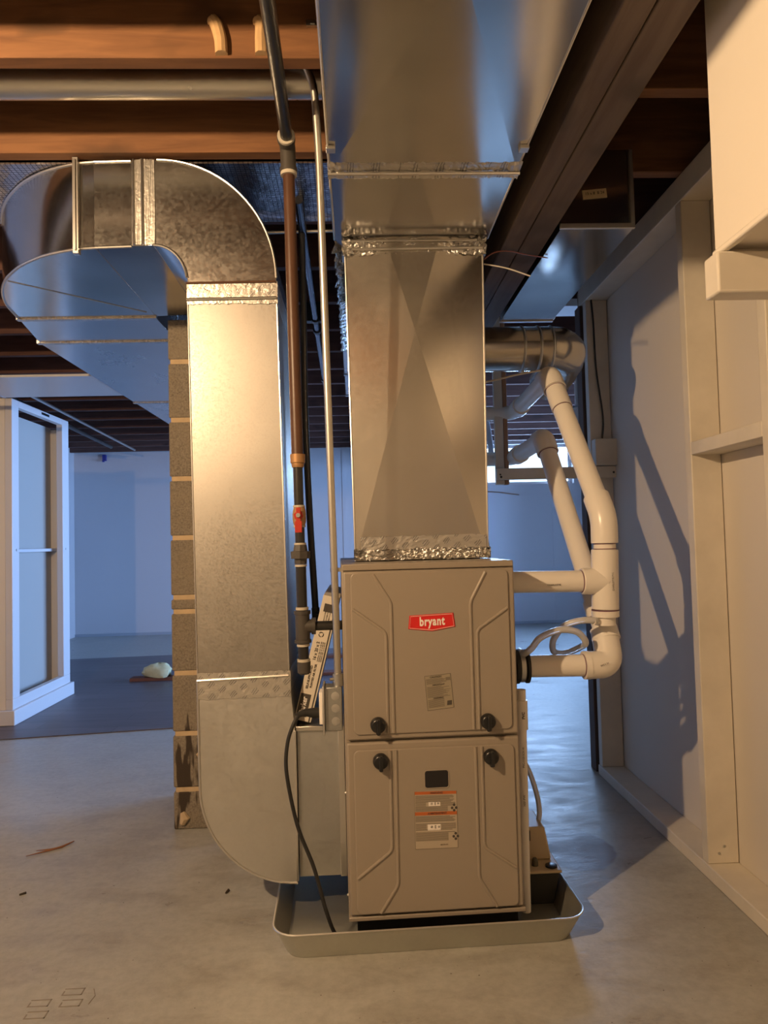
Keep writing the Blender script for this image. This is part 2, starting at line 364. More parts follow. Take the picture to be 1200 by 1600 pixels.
window('window_2', df, G().box(x0 + .02, dy0 + .06, .12, x0 + .028, dy1 - .06, dz1 - .06), (XR + .05, 5.65, .06), CABW)
struct(build('baseboard_back', G().box(XL, YB - .012, 0, XR, YB, .03), GREYT))

# partition wall on the right: studs, plates, panel
pw = bpy.data.objects.new('wall_partition', None); COL.objects.link(pw); pw.location = (1.04, 1.5, 0); WM[pw.name] = Matrix.Translation(Vector((1.04, 1.5, 0))); struct(pw)
PX0, PX1 = .997, 1.088
build('sill_plate', G().box(.992, -1.4, 0, 1.09, 2.985, .04), PAINTW, pw, .003)
build('top_plate', G().box(PX0, -1.4, 2.0, 1.09, 3.04, 2.078), PAINTW, pw, .003)
build('panel', G().box(1.09, -1.4, 0, 1.104, 3.0, 2.078), DRYW, pw)
for y in (-.8, -.4, .02, .45, .85, 1.25, 1.652, 2.058): build('stud', G().box(PX0, y, .04, PX1, y + .038, 2.0), PAINTW, pw, .003)
build('stud', G().box(PX0, 2.945, .04, PX1, 2.985, 2.0), PAINTW, pw, .003)
build('blocking', G().box(PX0, 1.69, 1.231, PX1, 2.058, 1.269), PAINTW, pw, .002)
build('blocking', G().box(PX0, 1.288, 1.231, PX1, 1.652, 1.269), PAINTW, pw, .002)
for dy, z in ((.012, .07), (.028, .09)): build('nail', G().lathe((PX0 + .02 + dy, 2.0575, z), (0, -1, 0), [(0, .004), (.001, .004)], 10), STEEL, pw)
pc = thing('wall_end_post', (1.05, 3.04, 0), 'grey brown rough wooden post at the far end of the painted partition wall', 'post')
build('post', G().box(1.008, 3.0, 0, 1.115, 3.09, 2.078), wood('post_wood', (.40, .33, .24), (.30, .24, .17), 'Z'), pc, .004)
build('edge_strip', G().box(.992, 3.012, 0, 1.006, 3.08, 2.0), wood('dark_edge', (.12, .08, .06), (.08, .05, .04), 'Z'), pc, .002)
# hanging boxed soffit near camera on the right
sf = thing('boxed_soffit', (.8, .4, 1.4), 'cream painted boxed soffit hanging at the upper right of the photo', 'soffit')
sg = G(); sg.box(.634, -1.2, 1.478, .646, 1.19, 2.078); sg.box(.646, 1.178, 1.478, .99, 1.19, 2.078); sg.box(.646, -1.2, 1.486, .99, 1.178, 1.494)
build('soffit_panel', sg, SOFF, sf, .002)
build('corner_bead', G().box(.628, -1.2, 1.474, .640, 1.19, 1.486), SOFF, sf, .003)
build('end_block', G().box(.616, 1.150, 1.402, .99, 1.196, 1.473), PAINTW, sf, .004)

# ------------------------------------------------------------------ girder, joists
gd = thing('wooden_girder', (.5, 3, 1.85), 'dark brown built-up wooden girder crossing under the joists beside the supply duct', 'beam')
build('plank', G().box(.446, -1.5, 1.85, .500, YB, 2.078), BEAMW, gd, .003)
build('plank', G().box(.503, -1.5, 1.852, .572, YB, 2.078), BEAMW, gd, .003)
LY = [1.546, 1.928] + [1.930 + .41 * i for i in range(1, 16)]
front = [-.9, -.46, -.02, .34, .79, 1.185]
def joist(name, x0, x1, y, M, label, group=None):
    o = build(name, G().box(x0, y, JZ, x1, y + .038, SZ), M, None, .002)
    return tag(o, label, 'joist', group)
for y in front: joist('floor_joist', XL, .56, y, JOIST, 'orange brown floor joist overhead, nearer than the galvanized round pipe', 'near left joists')
joist('floor_joist', XL, .56, LY[0], JOIST, 'orange brown floor joist just in front of the galvanized round pipe, with foam drips')
joist('floor_joist', XL, .56, LY[1], JOIST, 'orange brown floor joist between the galvanized round pipe and the foil elbow duct')
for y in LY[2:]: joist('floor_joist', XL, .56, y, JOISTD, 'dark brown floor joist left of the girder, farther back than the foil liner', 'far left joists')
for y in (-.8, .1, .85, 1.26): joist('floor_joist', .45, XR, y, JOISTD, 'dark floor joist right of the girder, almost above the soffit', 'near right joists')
joist('floor_joist', .45, XR, 1.652, JOIST, 'floor joist right of the girder with lit lower edge, beside the top of the soffit')
joist('floor_joist', .45, XR, 2.042, JOIST, 'floor joist right of the girder, running just behind the short rectangular duct face')
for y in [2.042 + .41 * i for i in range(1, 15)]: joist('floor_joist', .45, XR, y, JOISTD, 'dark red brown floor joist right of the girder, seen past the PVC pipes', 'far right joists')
# expanding foam drips on the first joist
for i, (x, w, h) in enumerate(((-.285, .034, .085), (-.185, .034, .08))):
    pts = [(x - .012, 1.546, 2.165), (x, 1.541, 2.155), (x + .010 * (1 - i), 1.540, 2.12), (x + .012 * (1 - i), 1.541, 2.085)]
    tag(build('foam_drip', G().tube(spline(pts), [w * .3] * 4 + [w * .42] * 21, 10), paint('tan_foam_%d' % i, (.55, .36, .18), .8, .2, 40, .5)),
        ('hooked tan foam drip on the joist, left of the other drip', 'straight tan foam drip on the joist, nearest the black gas pipe')[i], 'foam')
# foil liner under joists
tag(build('foil_joist_liner', G().box(-2.6, 1.972, 2.0725, -.05, 2.338, 2.0775), FGRID), 'blue-grey reinforced foil liner stapled under the joist bay behind the elbow duct', 'insulation')
# galvanized round pipe between joists
rp = thing('round_vent_pipe', (-1.2, 1.76, 2.1), 'dull galvanized round pipe running left between two orange joists', 'pipe')
build('pipe', G().cyl((-3.15, 1.735, 2.150), (-.06, 1.735, 2.150), .0395, 28), galv('pipe_zinc', .32, .08, (.7, .69, .64), .3, .04), rp)
build('collar', G().cyl((-2.0, 1.735, 2.150), (-1.96, 1.735, 2.150), .0415, 28), GALV, rp)
tag(build('joist_clip', G().box(-.085, 1.539, 2.150, -.055, 1.546, 2.163).box(-.075, 1.536, 2.153, -.066, 1.540, 2.160), STEEL), 'small steel clip screwed to the orange joist next to the supply duct', 'clip')

# ================================================================== BLOCK PIER
bp = thing('block_pier', (-.466, 2.72, 0), 'rough grey cinder block pier with tan mortar standing behind the return duct', 'pillar')
bg = G(); mg = G()
zt = 1.822; z = 0.0; px0, px1, py0, py1 = -.667, -.262, 2.575, 2.97
courses = [.13, .18, .197, .202, .035, .197, .197, .197, .197, .2]
zz = 0.0
for i, h in enumerate(courses):
    top = min(zz + h, zt)
    if i % 2: bg.box(px0, py0, zz, px1, py1, top)
    else: bg.box(px0, py0, zz, px0 + .2, py1, top); bg.box(px0 + .21, py0, zz, px1, py1, top)
    zz = top + .016
    if zz >= zt: break
mg.box(px0 + .006, py0 + .004, 0, px1 - .006, py1 - .006, zt - .01)
build('block', bg, CMU, bp, .005); build('mortar', mg, MORTAR, bp, .004)
build('mortar_smear', G().tube([(px0 + .03, py0 - .002, .02), (px0 + .04, py0 - .003, .04), (px0 + .03, py0, .06)], [.01, .018, .008], 8), MORTAR, bp)
build('mortar_smear', G().tube([(px0 + .12, py0 - .001, .2), (px0 + .09, py0 - .003, .26), (px0 + .13, py0, .3)], [.006, .009, .006], 8), MORTAR, bp)

# ================================================================== RETURN DUCT
rd = thing('return_air_duct', (-.32, 2.2, .09), 'galvanized return air duct rising left of the furnace and looping back under the joists', 'duct')
FY, BY = 1.95, 2.55
# lower boot
c0 = [(-.191, .66), (-.437, .66)] + arc(-.178, .35, .258, .26, 180, 270, 18) + [(-.178, .092), (-.178, .655)]
boot = [(-.191, .64), (-.437, .64)] + arc(-.178, .352, .257, .262, 180, 270, 18) + [(-.178, .494)]
build('boot', G().prism(boot, 'Y', FY, BY), GALV_DULL, rd, .001)
build('boot_seam', G().tube([(x, FY - .001, z_) for x, z_ in boot[1:-1]], .0032, 8), SEAM, rd)
build('boot_cleat', G().box(-.182, FY - .004, .096, -.175, FY, .494), SEAM, rd, .001)
# riser
riser = [(-.191, .64), (-.437, .64), (-.449, 1.70), (-.205, 1.70)]
build('riser', G().prism(riser, 'Y', FY, BY), galv('riser_zinc', .45, .07, (.40, .385, .36), .06, .09, 260), rd, .001)
build('riser_seam', G().tube([(-.191, FY, .65), (-.205, FY, 1.70)], .0022, 6).tube([(-.437, FY, .65), (-.449, FY, 1.70)], .0022, 6), SEAM, rd)
# tape joints
def tape(parent, x0, x1, z0, z1, y, M=FOIL, name='foil_tape', th=.003, amp=.0006, back=None):
    g = G(); nx, nz = 34, 6; vs = []
    for j in range(nz + 1):
        for i in range(nx + 1):
            e = random.uniform(-1, 1) * .0022 if j in (0, nz) else 0
            vs.append((x0 + (x1 - x0) * i / nx, y - th - random.uniform(0, amp), z0 + (z1 - z0) * j / nz + e))
    b = len(vs)
    fs = [(j * (nx + 1) + i, j * (nx + 1) + i + 1, (j + 1) * (nx + 1) + i + 1, (j + 1) * (nx + 1) + i) for j in range(nz) for i in range(nx)]
    g.add(vs, fs); g.box(x0, y - th, z0 + .001, x1, y - .0001, z1 - .001)
    if back: g.box(x1 - .001, y - th, z0, x1 + .003, back, z1)
    return build(name, g, M, parent, smooth=False)
tape(rd, -.4375, -.190, .586, .655, FY, FOIL, back=BY)
build('drive_cleat', G().tube([(-.437, FY - .006, .636), (-.192, FY - .006, .643)], .0035, 8), SEAM, rd)
tape(rd, -.4505, -.205, 1.664, 1.725, FY, FOIL, back=BY)
build('drive_cleat', G().tube([(-.451, FY - .007, 1.676), (-.205, FY - .007, 1.678)], .004, 8), SEAM, rd)
build('drive_cleat', G().tube([(-.451, FY - .006, 1.722), (-.206, FY - .006, 1.724)], .003, 8), BROWNP, rd)
# upper elbow (turns left)
el = [(-.205, 1.70)] + arc(-.528, 1.735, .323, .336, 0, 90, 20) + [(-.60, 2.071), (-.60, 1.831), (-.54, 1.831)] + arc(-.54, 1.725, .091, .106, 90, 0, 12) + [(-.449, 1.70)]
build('elbow', G().prism(el, 'Y', FY, BY), GALV_MID, rd, .001)
build('elbow_seam', G().tube([(x, FY - .002, z_) for x, z_ in el[1:22]], .0032, 8).tube([(x, FY - .002, z_) for x, z_ in el[24:37]], .004, 8), SEAM, rd)
# connector + straight piece
build('connector', G().prism([(-.54, 1.831), (-.702, 1.827), (-.702, 2.071), (-.54, 2.072)], 'Y', FY + .0015, BY), GALV_SHINY, rd, .001)
ct = G()
for i in range(12):
    for j in range(2): pass
tape(rd, -.595, -.535, 1.832, 2.071, FY, foil('foil_smooth', False))
build('drive_cleat', G().tube([(-.568, FY - .006, 1.831), (-.568, FY - .006, 2.071)], .0035, 8).tube([(-.592, FY - .005, 1.831), (-.592, FY - .005, 2.071)], .003, 8), SEAM, rd)
build('standing_cleat', G().box(-.758, FY - .006, 1.808, -.742, FY + .012, 2.078).box(-.7525, FY - .011, 1.815, -.7475, FY - .006, 2.07), SEAM, rd, .001)
build('screw', G().lathe((-.741, FY - .004, 1.820), (0, -1, 0), [(0, .004), (.003, .003), (.004, .001)], 8), STEEL, rd)
# swept elbow in plan (turns away from the viewer)
outer = [(p.x, p.y) for p in spline([(-.70, 1.9515, 0), (-.764, 1.963, 0), (-.861, 2.004, 0), (-.948, 2.066, 0), (-1.021, 2.142, 0), (-1.069, 2.206, 0), (-1.115, 2.29, 0), (-1.158, 2.406, 0), (-1.187, 2.56, 0)], 4)]
inner = [(-.700, 2.56)]
sw = outer + inner
zb, zt2 = 1.826, 2.071
g = G(); n = len(sw); g.prism(sw, 'Z', zb, zt2)
build('swept_elbow', g, GALV_SHINY, rd, .001)
build('swept_seam', G().tube([(x, y, zb) for x, y in outer], .0045, 8).tube([(x, y, zt2 - .004) for x, y in outer], .0045, 8).tube([(-.70, 1.951, zb), (-.60, 1.951, 1.829)], .0045, 8).tube([(-.70, 1.951, zt2 - .004), (-.60, 1.951, zt2 - .002)], .004, 8), SEAM, rd)
build('stiffening_crease', G().tube([(-1.05, 2.19, zb + .0005), (-.72, 2.50, zb + .0005)], .003, 6), GALV_SHINY, rd)
TR = galv('trunk_zinc', .26, .05, (.62, .63, .64), .05, .008)
build('transition', G().prism([(-1.19, 2.565), (-1.247, 2.86), (-.705, 2.86), (-.705, 2.565)], 'Z', zb, zt2), TR, rd, .001)
build('trunk', G().box(-1.25, 2.865, zb, -.705, 6.6, zt2), TR, rd, .001)
for y in (2.562, 2.862, 4.09, 5.3): build('trunk_joint', G().box((-1.197 if y < 2.6 else -1.257), y - .012, zb - .006, -.70, y + .012, zt2 + .001), FOIL_PLAIN, rd, .002)
build('side_panel', G().box(-3.15, 3.44, zb + .002, -1.25, 3.90, zb + .014), paint('branch_white', (.55, .57, .6), .35, .02, 2, .05), rd, .001)
build('side_panel_joint', G().box(-1.9, 3.436, zb, -1.885, 3.904, zb + .016), GREYT, rd)
# filter rack between boot and furnace
build('filter_rack', G().box(-.174, FY + .012, .10, -.062, 2.52, .494), galv('rack_zinc', .5, .08, (.52, .53, .52), .05, .09), rd, .001)
build('rack_flange', G().prism([(-.0630, FY + .004), (-.0455, FY + .004), (-.0605, 2.52), (-.0630, 2.52)], 'Z', .10, .500), SEAM, rd, .002)
build('rack_lip', G().box(-.176, FY + .004, .490, -.05, FY + .016, .502), SEAM, rd, .001)

# ================================================================== SUPPLY DUCT
sd = thing('supply_air_duct', (.18, 2.2, .945), 'galvanized supply plenum and overhead trunk rising from the top of the furnace', 'duct')
PXa, PXb, PYa, PYb, PZa, PZb = -.004, .366, 1.975, 2.47, .946, 1.851
g = G()
# cross-broken front: shallow pyramid creases
cx, cz = .178, 1.585; d = .018
def ht(x, z_):
    hz = (cz - PZa)
    a = abs(x - cx) / .185; b = abs(z_ - cz) / hz * 1.0
    return d * (1 - min(1, max(a, b)))
topw = (PZb - cz) / (cz - PZa) * .185
A = [(PXa, PZa), (PXb, PZa), (PXb + .012, PZb), (cx + topw, PZb), (cx - topw, PZb), (PXa - .010, PZb), (cx, cz)]
vs = [(x, PYa - (d * (1 - topw / .185) if i in (3, 4) else (d if i == 6 else 0)), z_) for i, (x, z_) in enumerate(A)]
g.add(vs, [(0, 1, 6), (1, 2, 3), (1, 3, 6), (3, 4, 6), (4, 5, 0), (4, 0, 6)])
bk = [(PXa, PYb, PZa), (PXb, PYb, PZa), (PXb + .012, PYb, PZb), (PXa - .010, PYb, PZb)]
g.add([vs[0], vs[1], vs[2], vs[5]] + bk, [(1, 5, 6, 2), (0, 3, 7, 4), (4, 7, 6, 5), (2, 6, 7, 3), (0, 4, 5, 1)])
pl = build('plenum', g, galv('plenum_zinc', .24, .02, (.66, .63, .57), .0, .02), sd, smooth=False)
build('plenum_corner', G().tube([(PXb, PYa - .001, PZa), (PXb + .012, PYa - .001, PZb)], .0025, 6).tube([(PXa, PYa - .001, PZa), (PXa - .01, PYa - .001, PZb)], .0025, 6), SEAM, sd)
def crumple(parent, x0, x1, z0, z1, y, amp, M, name='foil_tape', nx=60, nz=8):
    g = G(); vs = []
    for j in range(nz + 1):
        for i in range(nx + 1):
            x = x0 + (x1 - x0) * i / nx; e = min(i, nx - i) / nx
            a = amp * (2.3 if e < .08 else 1)
            vs.append((x, y - .003 - random.uniform(0, a), z0 + (z1 - z0) * j / nz + (random.uniform(-1, 1) * .004 if j in (0, nz) else 0)))
    fs = [(j * (nx + 1) + i, j * (nx + 1) + i + 1, (j + 1) * (nx + 1) + i + 1, (j + 1) * (nx + 1) + i) for j in range(nz) for i in range(nx)]
    g.add(vs, fs); g.box(x0, y - .0025, z0, x1, y + .05, z1)
    return build(name, g, M, parent, smooth=False)
crumple(sd, PXa - .004, PXb + .006, .948, .977, PYa - .001, .007, FOIL_PLAIN)
tape(sd, .012, PXb - .004, .976, 1.012, PYa - .0045, FOIL)
crumple(sd, PXa - .018, PXb + .020, 1.805, 1.8485, PYa - .002, .008, FOIL_PLAIN)
build('drive_cleat', G().tube([(-.01, PYa - .016, 1.818), (.375, PYa - .016, 1.820)], .004, 8).tube([(.0, PYa - .014, 1.842), (.36, PYa - .014, 1.842)], .003, 8), SEAM, sd)
TRU = galv('trunk_underside_zinc', .15, .03, (.56, .55, .53), .03, .01)
g = G(); g.box(-.042, 1.60, 1.851, .392, 2.6, 2.076); g.box(-.042, -1.4, 1.853, .392, .40, 2.076)
tb = [(-.042, .40, 1.851), (.392, .40, 1.851), (.392, 1.60, 1.851), (-.042, 1.60, 1.851), (.175, 1.0, 1.842), (-.042, .40, 2.076), (.392, .40, 2.076), (.392, 1.60, 2.076), (-.042, 1.60, 2.076)]
g.add(tb, [(0, 4, 1), (1, 4, 2), (2, 4, 3), (3, 4, 0), (5, 6, 7, 8), (0, 1, 6, 5), (1, 2, 7, 6), (2, 3, 8, 7), (3, 0, 5, 8)])
build('trunk', g, TRU, sd, smooth=False)
build('rear_trunk', G().box(-.04, 2.6, 1.853, .385, 4.15, 2.076), TR, sd, .001)
for y in (3.1, 3.6, 4.12): build('trunk_joint', G().box(-.044, y - .012, 1.848, .389, y + .012, 2.07), GREYT, sd, .001)
# joint across the trunk underside, at y=1.6
jg = G(); nx = 70
vs = []
for j in range(9):
    for i in range(nx + 1):
        vs.append((-.046 + .444 * i / nx, 1.560 + .075 * j / 8 + (random.uniform(-1, 1) * .003 if j in (0, 8) else 0), 1.8512 if j in (0, 8) else 1.8495 - random.uniform(0, .002 if 4 < i < nx - 4 else .007)))
jg.add(vs, [(j * (nx + 1) + i, j * (nx + 1) + i + 1, (j + 1) * (nx + 1) + i + 1, (j + 1) * (nx + 1) + i) for j in range(8) for i in range(nx)])
build('underside_tape', jg, FOIL, sd, smooth=False)
build('drive_cleat', G().tube([(-.046, 1.598, 1.843), (.398, 1.598, 1.843)], .0042, 8), SEAM, sd)
for x in (-.046, .375): build('corner_tab', G().box(x, 1.49, 1.842, x + .02, 1.51, 1.8505), STEEL, sd, .001)
build('underside_seam', G().tube([(-.042, -1.4, 1.851), (-.042, 1.97, 1.851)], .003, 8).tube([(.392, -1.4, 1.851), (.392, 1.97, 1.851)], .0025, 8), SEAM, sd)
# crumpled foil along the left back corner
fg = G()
for k in range(60):
    t = k / 60; y = 2.0 + 1.1 * t; x = -.035 + random.uniform(-.006, .006)
    fg.tube([(x, y, 1.846), (x + random.uniform(-.012, .012), y + .02, 1.835), (x + .02, y + .035, 1.848)], random.uniform(.003, .006), 5)
build('edge_foil', fg, FOIL_PLAIN, sd, smooth=False)

# ================================================================== FURNACE
FN = thing('gas_furnace', (-.04, 1.78, .075), 'tall taupe two-door gas furnace with a red badge standing in the metal pan', 'furnace', rz=R(1.5))
def fb(name, g, M, parent=None, **k):   # local frame: x across face, y depth, z height above the furnace base
    return build(name, g, M, parent or FN, local=True, **k)
FW, FD, FH, Z0 = .438, .73, .868, .075
g = G(); g.box(0, .006, 0, FW, FD, FH)
cab = fb('cabinet', g, FURN, bevel=.004, seg=3)
fb('top_flange', G().box(.002, 0, FH - .016, FW - .002, .006, FH), FURN, bevel=.002)
fb('base_flange', G().box(.0, -.012, 0, FW, .006, .010), FURN, bevel=.002)
def zf(z_): return z_ - Z0
def ridge(gg, pts, r=.0026, y=-.0105):
    P3 = fillet([(x, y, zf(z_)) for x, z_ in pts], .012, 5); gg.tube(P3, r, 8)
def door(name, x0, z0, x1, z1, rr, lines):
    gg = G(); gg.box(x0, -.011, z0, x1, .0055, z1)
    D = fb(name, gg, FURN, bevel=.005, seg=3)
    rg = G()
    o = rrect(rr[0], zf(rr[1]), rr[2], zf(rr[3]), .014, 6)
    rg.prism(o, 'Y', -.0155, -.0108)
    fld = fb(name + '_field', rg, FURN, D, bevel=.0035, seg=3)
    lg = G()
    for L in lines: ridge(lg, L, .0042, -.0152)
    fb(name + '_ribs', lg, FURN, D)
    return D
U = door('upper_door', .004, zf(.5105), FW - .004, zf(.925), (.022, .524, .418, .9215),
         [[(.078, .917), (.121, .847), (.121, .527)], [(.026, .832), (.107, .773), (.106, .527)], [(.360, .916), (.320, .843), (.320, .527)], [(.415, .825), (.335, .772), (.334, .527)]])
L_ = door('lower_door', .004, zf(.088), FW - .004, zf(.504), (.020, .092, .420, .487),
          [[(.124, .484), (.122, .159), (.078, .094)], [(.110, .484), (.109, .242), (.024, .179)], [(.322, .484), (.322, .165), (.365, .094)], [(.338, .484), (.337, .239), (.415, .185)]])
def knob(x, z_, par):
    k = G(); yb = -.0155
    k.lathe((x, yb, zf(z_)), (0, -1, 0), [(0, .0195), (.012, .0185), (.0165, .016), (.0175, .012)], 28)
    k.prism(rrect(x - .0045, zf(z_) - .019, x + .0045, zf(z_) + .017, .003, 4), 'Y', yb - .028, yb - .012)
    k.prism([(x - .008, zf(z_) - .012), (x + .008, zf(z_) - .012), (x + .003, zf(z_) - .024), (x - .003, zf(z_) - .024)], 'Y', yb - .012, yb - .001)
    fb('knob', k, BLACK, par, bevel=.0015)
knob(.082, .548, U); knob(.355, .546, U); knob(.086, .460, L_); knob(.360, .459, L_)
# badge
bd = [(.1665, .8125), (.2765, .8165), (.2805, .782), (.2225, .7725), (.163, .7795)]
fb('badge', G().prism([(x, zf(z_)) for x, z_ in bd], 'Y', -.0175, -.0152), REDP, U, bevel=.0006)
BG = [o for o in COL.objects if o.name.startswith('badge')][0]
inn = []
ccx, ccz = .2218, .795
for x, z_ in bd: inn.append((ccx + (x - ccx) * .945, ccz + (z_ - ccz) * .87))
fb('badge_outline', G().tube([(x, -.0177, zf(z_)) for x, z_ in inn], .0008, 6, closed=True), mat('badge_cream', (.85, .55, .48), .4), U)
text('badge_lettering', 'bryant', .0305, WHITEP, frame((.2225, -.0180, zf(.7965)), (1, 0, .025), (0, 0, 1)), U, sx=.70, bold=.0010, local=True, space=1.14)
# labels
def quadlabel(name, p, par, M, lines, y=-.0160):
    """p: corners TL,TR,BR,BL (x,z)"""
    g = G(); g.prism([(x, zf(z_)) for x, z_ in p], 'Y', y, -.0152); lb = fb(name, g, [M], par)
    TL, TR_, BR, BL = [Vector((a, zf(b))) for a, b in p]
    def uv(u, v): return (TL * (1 - u) + TR_ * u) * (1 - v) + (BL * (1 - u) + BR * u) * v
    gg = G()
    mats = [INKM, INK, ORNG, LABELG2, WHITEP]
    for u0, v0, u1, v1, mi in lines:
        q = [uv(u0, v0), uv(u1, v0), uv(u1, v1), uv(u0, v1)]
        gg.prism([(a.x, a.y) for a in q], 'Y', y - .0002 - .0001 * (mi != 2), y + .0001, mi)
    fb(name + '_print', gg, mats, par)
    return uv
rnd = random.Random(3)
lines = []
v = .03
lines += [(0, 0, 1, .008, 1), (0, .992, 1, 1, 1), (0, 0, .012, 1, 1), (.988, 0, 1, 1, 1)]
for a, b in ((.10, .25), (.33, .65), (.70, .93)):
    v = a
    while v < b: lines.append((.05, v, rnd.uniform(.6, .95) if a < .7 else .66, v + .014, 0)); v += .027
lines += [(.80, .10, .97, .19, 0)]
uv = quadlabel('service_label', [(.200, .662), (.265, .667), (.272, .583), (.206, .577)], U, LABELG, lines)
def ltext(name, uv, u, v_, s, body, par, M=INK, sx=1, y=-.0164, slope=.0):
    p = uv(u, v_); text(name, body, s, M, frame((p.x, y, p.y), (1, 0, slope), (0, 0, 1)), par, sx=sx, local=True)
ltext('label_heading', uv, .42, .055, .0065, 'CAUTION', U, slope=.08); ltext('label_heading', uv, .5, .29, .0055, 'IMPORTANT', U, slope=.08); ltext('label_heading', uv, .45, .67, .0055, 'WARNING', U, slope=.08)
fb('label_icon', G().prism([(.2545, zf(.589)), (.2665, zf(.590)), (.267, zf(.601)), (.2555, zf(.600))], 'Y', -.0165, -.0158), INK, U)
lines = [(0, .0, 1, .052, 2), (0, .355, 1, .415, 2)]
for a, b in ((.07, .15), (.16, .34), (.43, .53), (.56, .68), (.71, .85)):
    v = a
    while v < b:
        if .18 < v < .25 or .56 < v < .66: lines.append((.02, v, .27, v + .008, 0)); lines.append((.62, v, .96, v + .008, 0))
        else: lines.append((.02, v, rnd.uniform(.82, .97) if not (.26 < v < .34 or .71 < v) else .78, v + .009, 0))
        v += .0175
lines += [(.33, .185, .60, .255, 4), (.30, .575, .60, .68, 4), (.38, .195, .43, .235, 1), (.47, .19, .5, .245, 1), (.53, .195, .58, .235, 1), (.37, .60, .42, .64, 1), (.46, .59, .50, .65, 1), (.54, .60, .59, .64, 1)]
lines += [(0, .0, .008, 1, 0), (.992, 0, 1, 1, 0), (0, .994, 1, 1, 0)]
uv = quadlabel('warning_label', [(.167, .381), (.272, .379), (.272, .241), (.166, .242)], L_, LABELG2, lines)
ltext('label_heading', uv, .52, .026, .0065, 'WARNING', L_, y=-.0166); ltext('label_heading', uv, .53, .385, .0065, 'AVERTISSEMENT', L_, y=-.0166)
ltext('label_code', uv, .68, .935, .004, '341171-101', L_, INKM, y=-.0164)
for (u_, v_) in ((.93, .29), (.95, .79)):
    p = uv(u_, v_); g = G()
    for dx, dz in ((0, .006), (-.005, -.001), (.005, -.001), (0, -.007)): g.lathe((p.x + dx, -.0158, p.y + dz), (0, -1, 0), [(0, .0034), (.0005, .0034)], 10)
    fb('recycling_mark', g, INK, L_)
# sight window
g = G(); g.prism(rrect(.1945, zf(.389), .2525, zf(.4305), .006), 'Y', -.0160, -.013)
fb('sight_window', g, DARKGL, L_)
fb('sight_window_rim', G().tube([(x, -.0158, z_) for x, z_ in rrect(.1935, zf(.388), .2535, zf(.4315), .007)], .0013, 6, closed=True), FURN, L_)
fb('side_screw', G().lathe((0, .02, .30), (-1, 0, 0), [(0, .004), (.003, .003)], 8).lathe((0, .02, .05), (-1, 0, 0), [(0, .004), (.003, .003)], 8), STEEL)
# upper outlet collar & lower rubber coupling on the right side (world coordinates)
build('vent_collar', G().cyl((.388, 1.95, .875), (.420, 1.95, .875), .0425, 28), RUBBER, FN)

# pads under the furnace
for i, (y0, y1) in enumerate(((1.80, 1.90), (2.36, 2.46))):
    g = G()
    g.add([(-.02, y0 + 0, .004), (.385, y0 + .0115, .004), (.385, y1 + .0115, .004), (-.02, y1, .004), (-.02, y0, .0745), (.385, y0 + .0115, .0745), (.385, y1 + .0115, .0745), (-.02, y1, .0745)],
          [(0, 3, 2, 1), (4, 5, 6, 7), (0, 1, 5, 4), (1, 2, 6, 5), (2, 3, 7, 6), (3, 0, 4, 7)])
    tag(build('support_pad', g, PADBLACK, None, .003), ('black support pad under the front edge of the furnace', 'black support pad under the rear edge of the furnace')[i], 'pad')

# drain pan
pn = thing('drain_pan', (-.224, 1.728, 0), 'shallow grey-green sheet metal drain pan with rounded corners under the furnace', 'pan', rz=R(1.6))
PW, PD, PH = .772, .90, .070
def ring(ins, z_): return [(x, y, z_) for x, y in rrect(ins, ins, PW - ins, PD - ins, .060 - ins * .3, 8)]
r0 = ring(.030, .001); r1 = ring(0, PH); r2 = ring(.0028, PH); r3 = ring(.032, .004); n = len(r0)
g = G(); vs = r0 + r1 + r2 + r3; fs = []
for a in range(3):
    for i in range(n): fs.append((a * n + i, a * n + (i + 1) % n, (a + 1) * n + (i + 1) % n, (a + 1) * n + i))
fs.append(tuple(range(3 * n, 4 * n))); fs.append(tuple(range(n - 1, -1, -1)))
g.add(vs, fs); build('pan_body', g, PANM, pn, local=True)
build('rim', G().tube([(x, y, z_) for x, y, z_ in r1], .0022, 6, closed=True), SEAM, pn, local=True)
build('drain_plug', G().lathe((.14, .10, .004), (0, 0, 1), [(0, .008), (.006, .008), (.008, .005)], 12), GREYT, pn, local=True)

# ================================================================== GAS PIPE
gp = thing('gas_pipe', (-.145, 1.84, .67), 'black and brown steel gas pipe dropping beside the furnace with a red shutoff valve', 'pipe')
X = lambda z_: -.142 - (z_ - .677) / (2.04 - .677) * .014
def gv(z_): return (X(z_), 1.84, z_)
build('overhead_pipe', G().cyl((-.105, -1.0, 2.045), (-.156, 1.825, 2.045), .0158, 20), IRON, gp)
build('elbow_fitting', G().tube(fillet([(-.157, 1.80, 2.045), (-.157, 1.84, 2.045), gv(1.985)], .02, 6), .0205, 18).tube([(-.157, 1.795, 2.045), (-.157, 1.808, 2.045)], .0235, 18).tube([gv(1.985), gv(1.975)], .0235, 18), GREYFIT, gp)
build('sealant_ring', G().tube([(-.156, 1.787, 2.045), (-.156, 1.797, 2.045)], .0225, 18), SEALANT, gp)
build('sealant_ring', G().tube([gv(1.977), gv(1.966)], .0215, 18), SEALANT, gp)
build('upper_drop', G().cyl(gv(1.97), gv(1.225), .0155, 20), BROWNP, gp)
build('reducer', G().lathe(gv(1.195), (0, 0, 1), [(0, .0145), (.006, .0165), (.01, .0165), (.012, .019), (.028, .0195), (.034, .0195)], 20), BRASSD, gp)
build('middle_drop', G().cyl(gv(1.198), gv(.99), .0125, 18), IRON, gp)
vv = G().lathe(gv(1.045), (0, 0, 1), [(0, .014), (.008, .0165), (.016, .0175), (.030, .0175), (.038, .0165), (.048, .014)], 20)
V = build('valve_body', vv, BRASSD, gp)
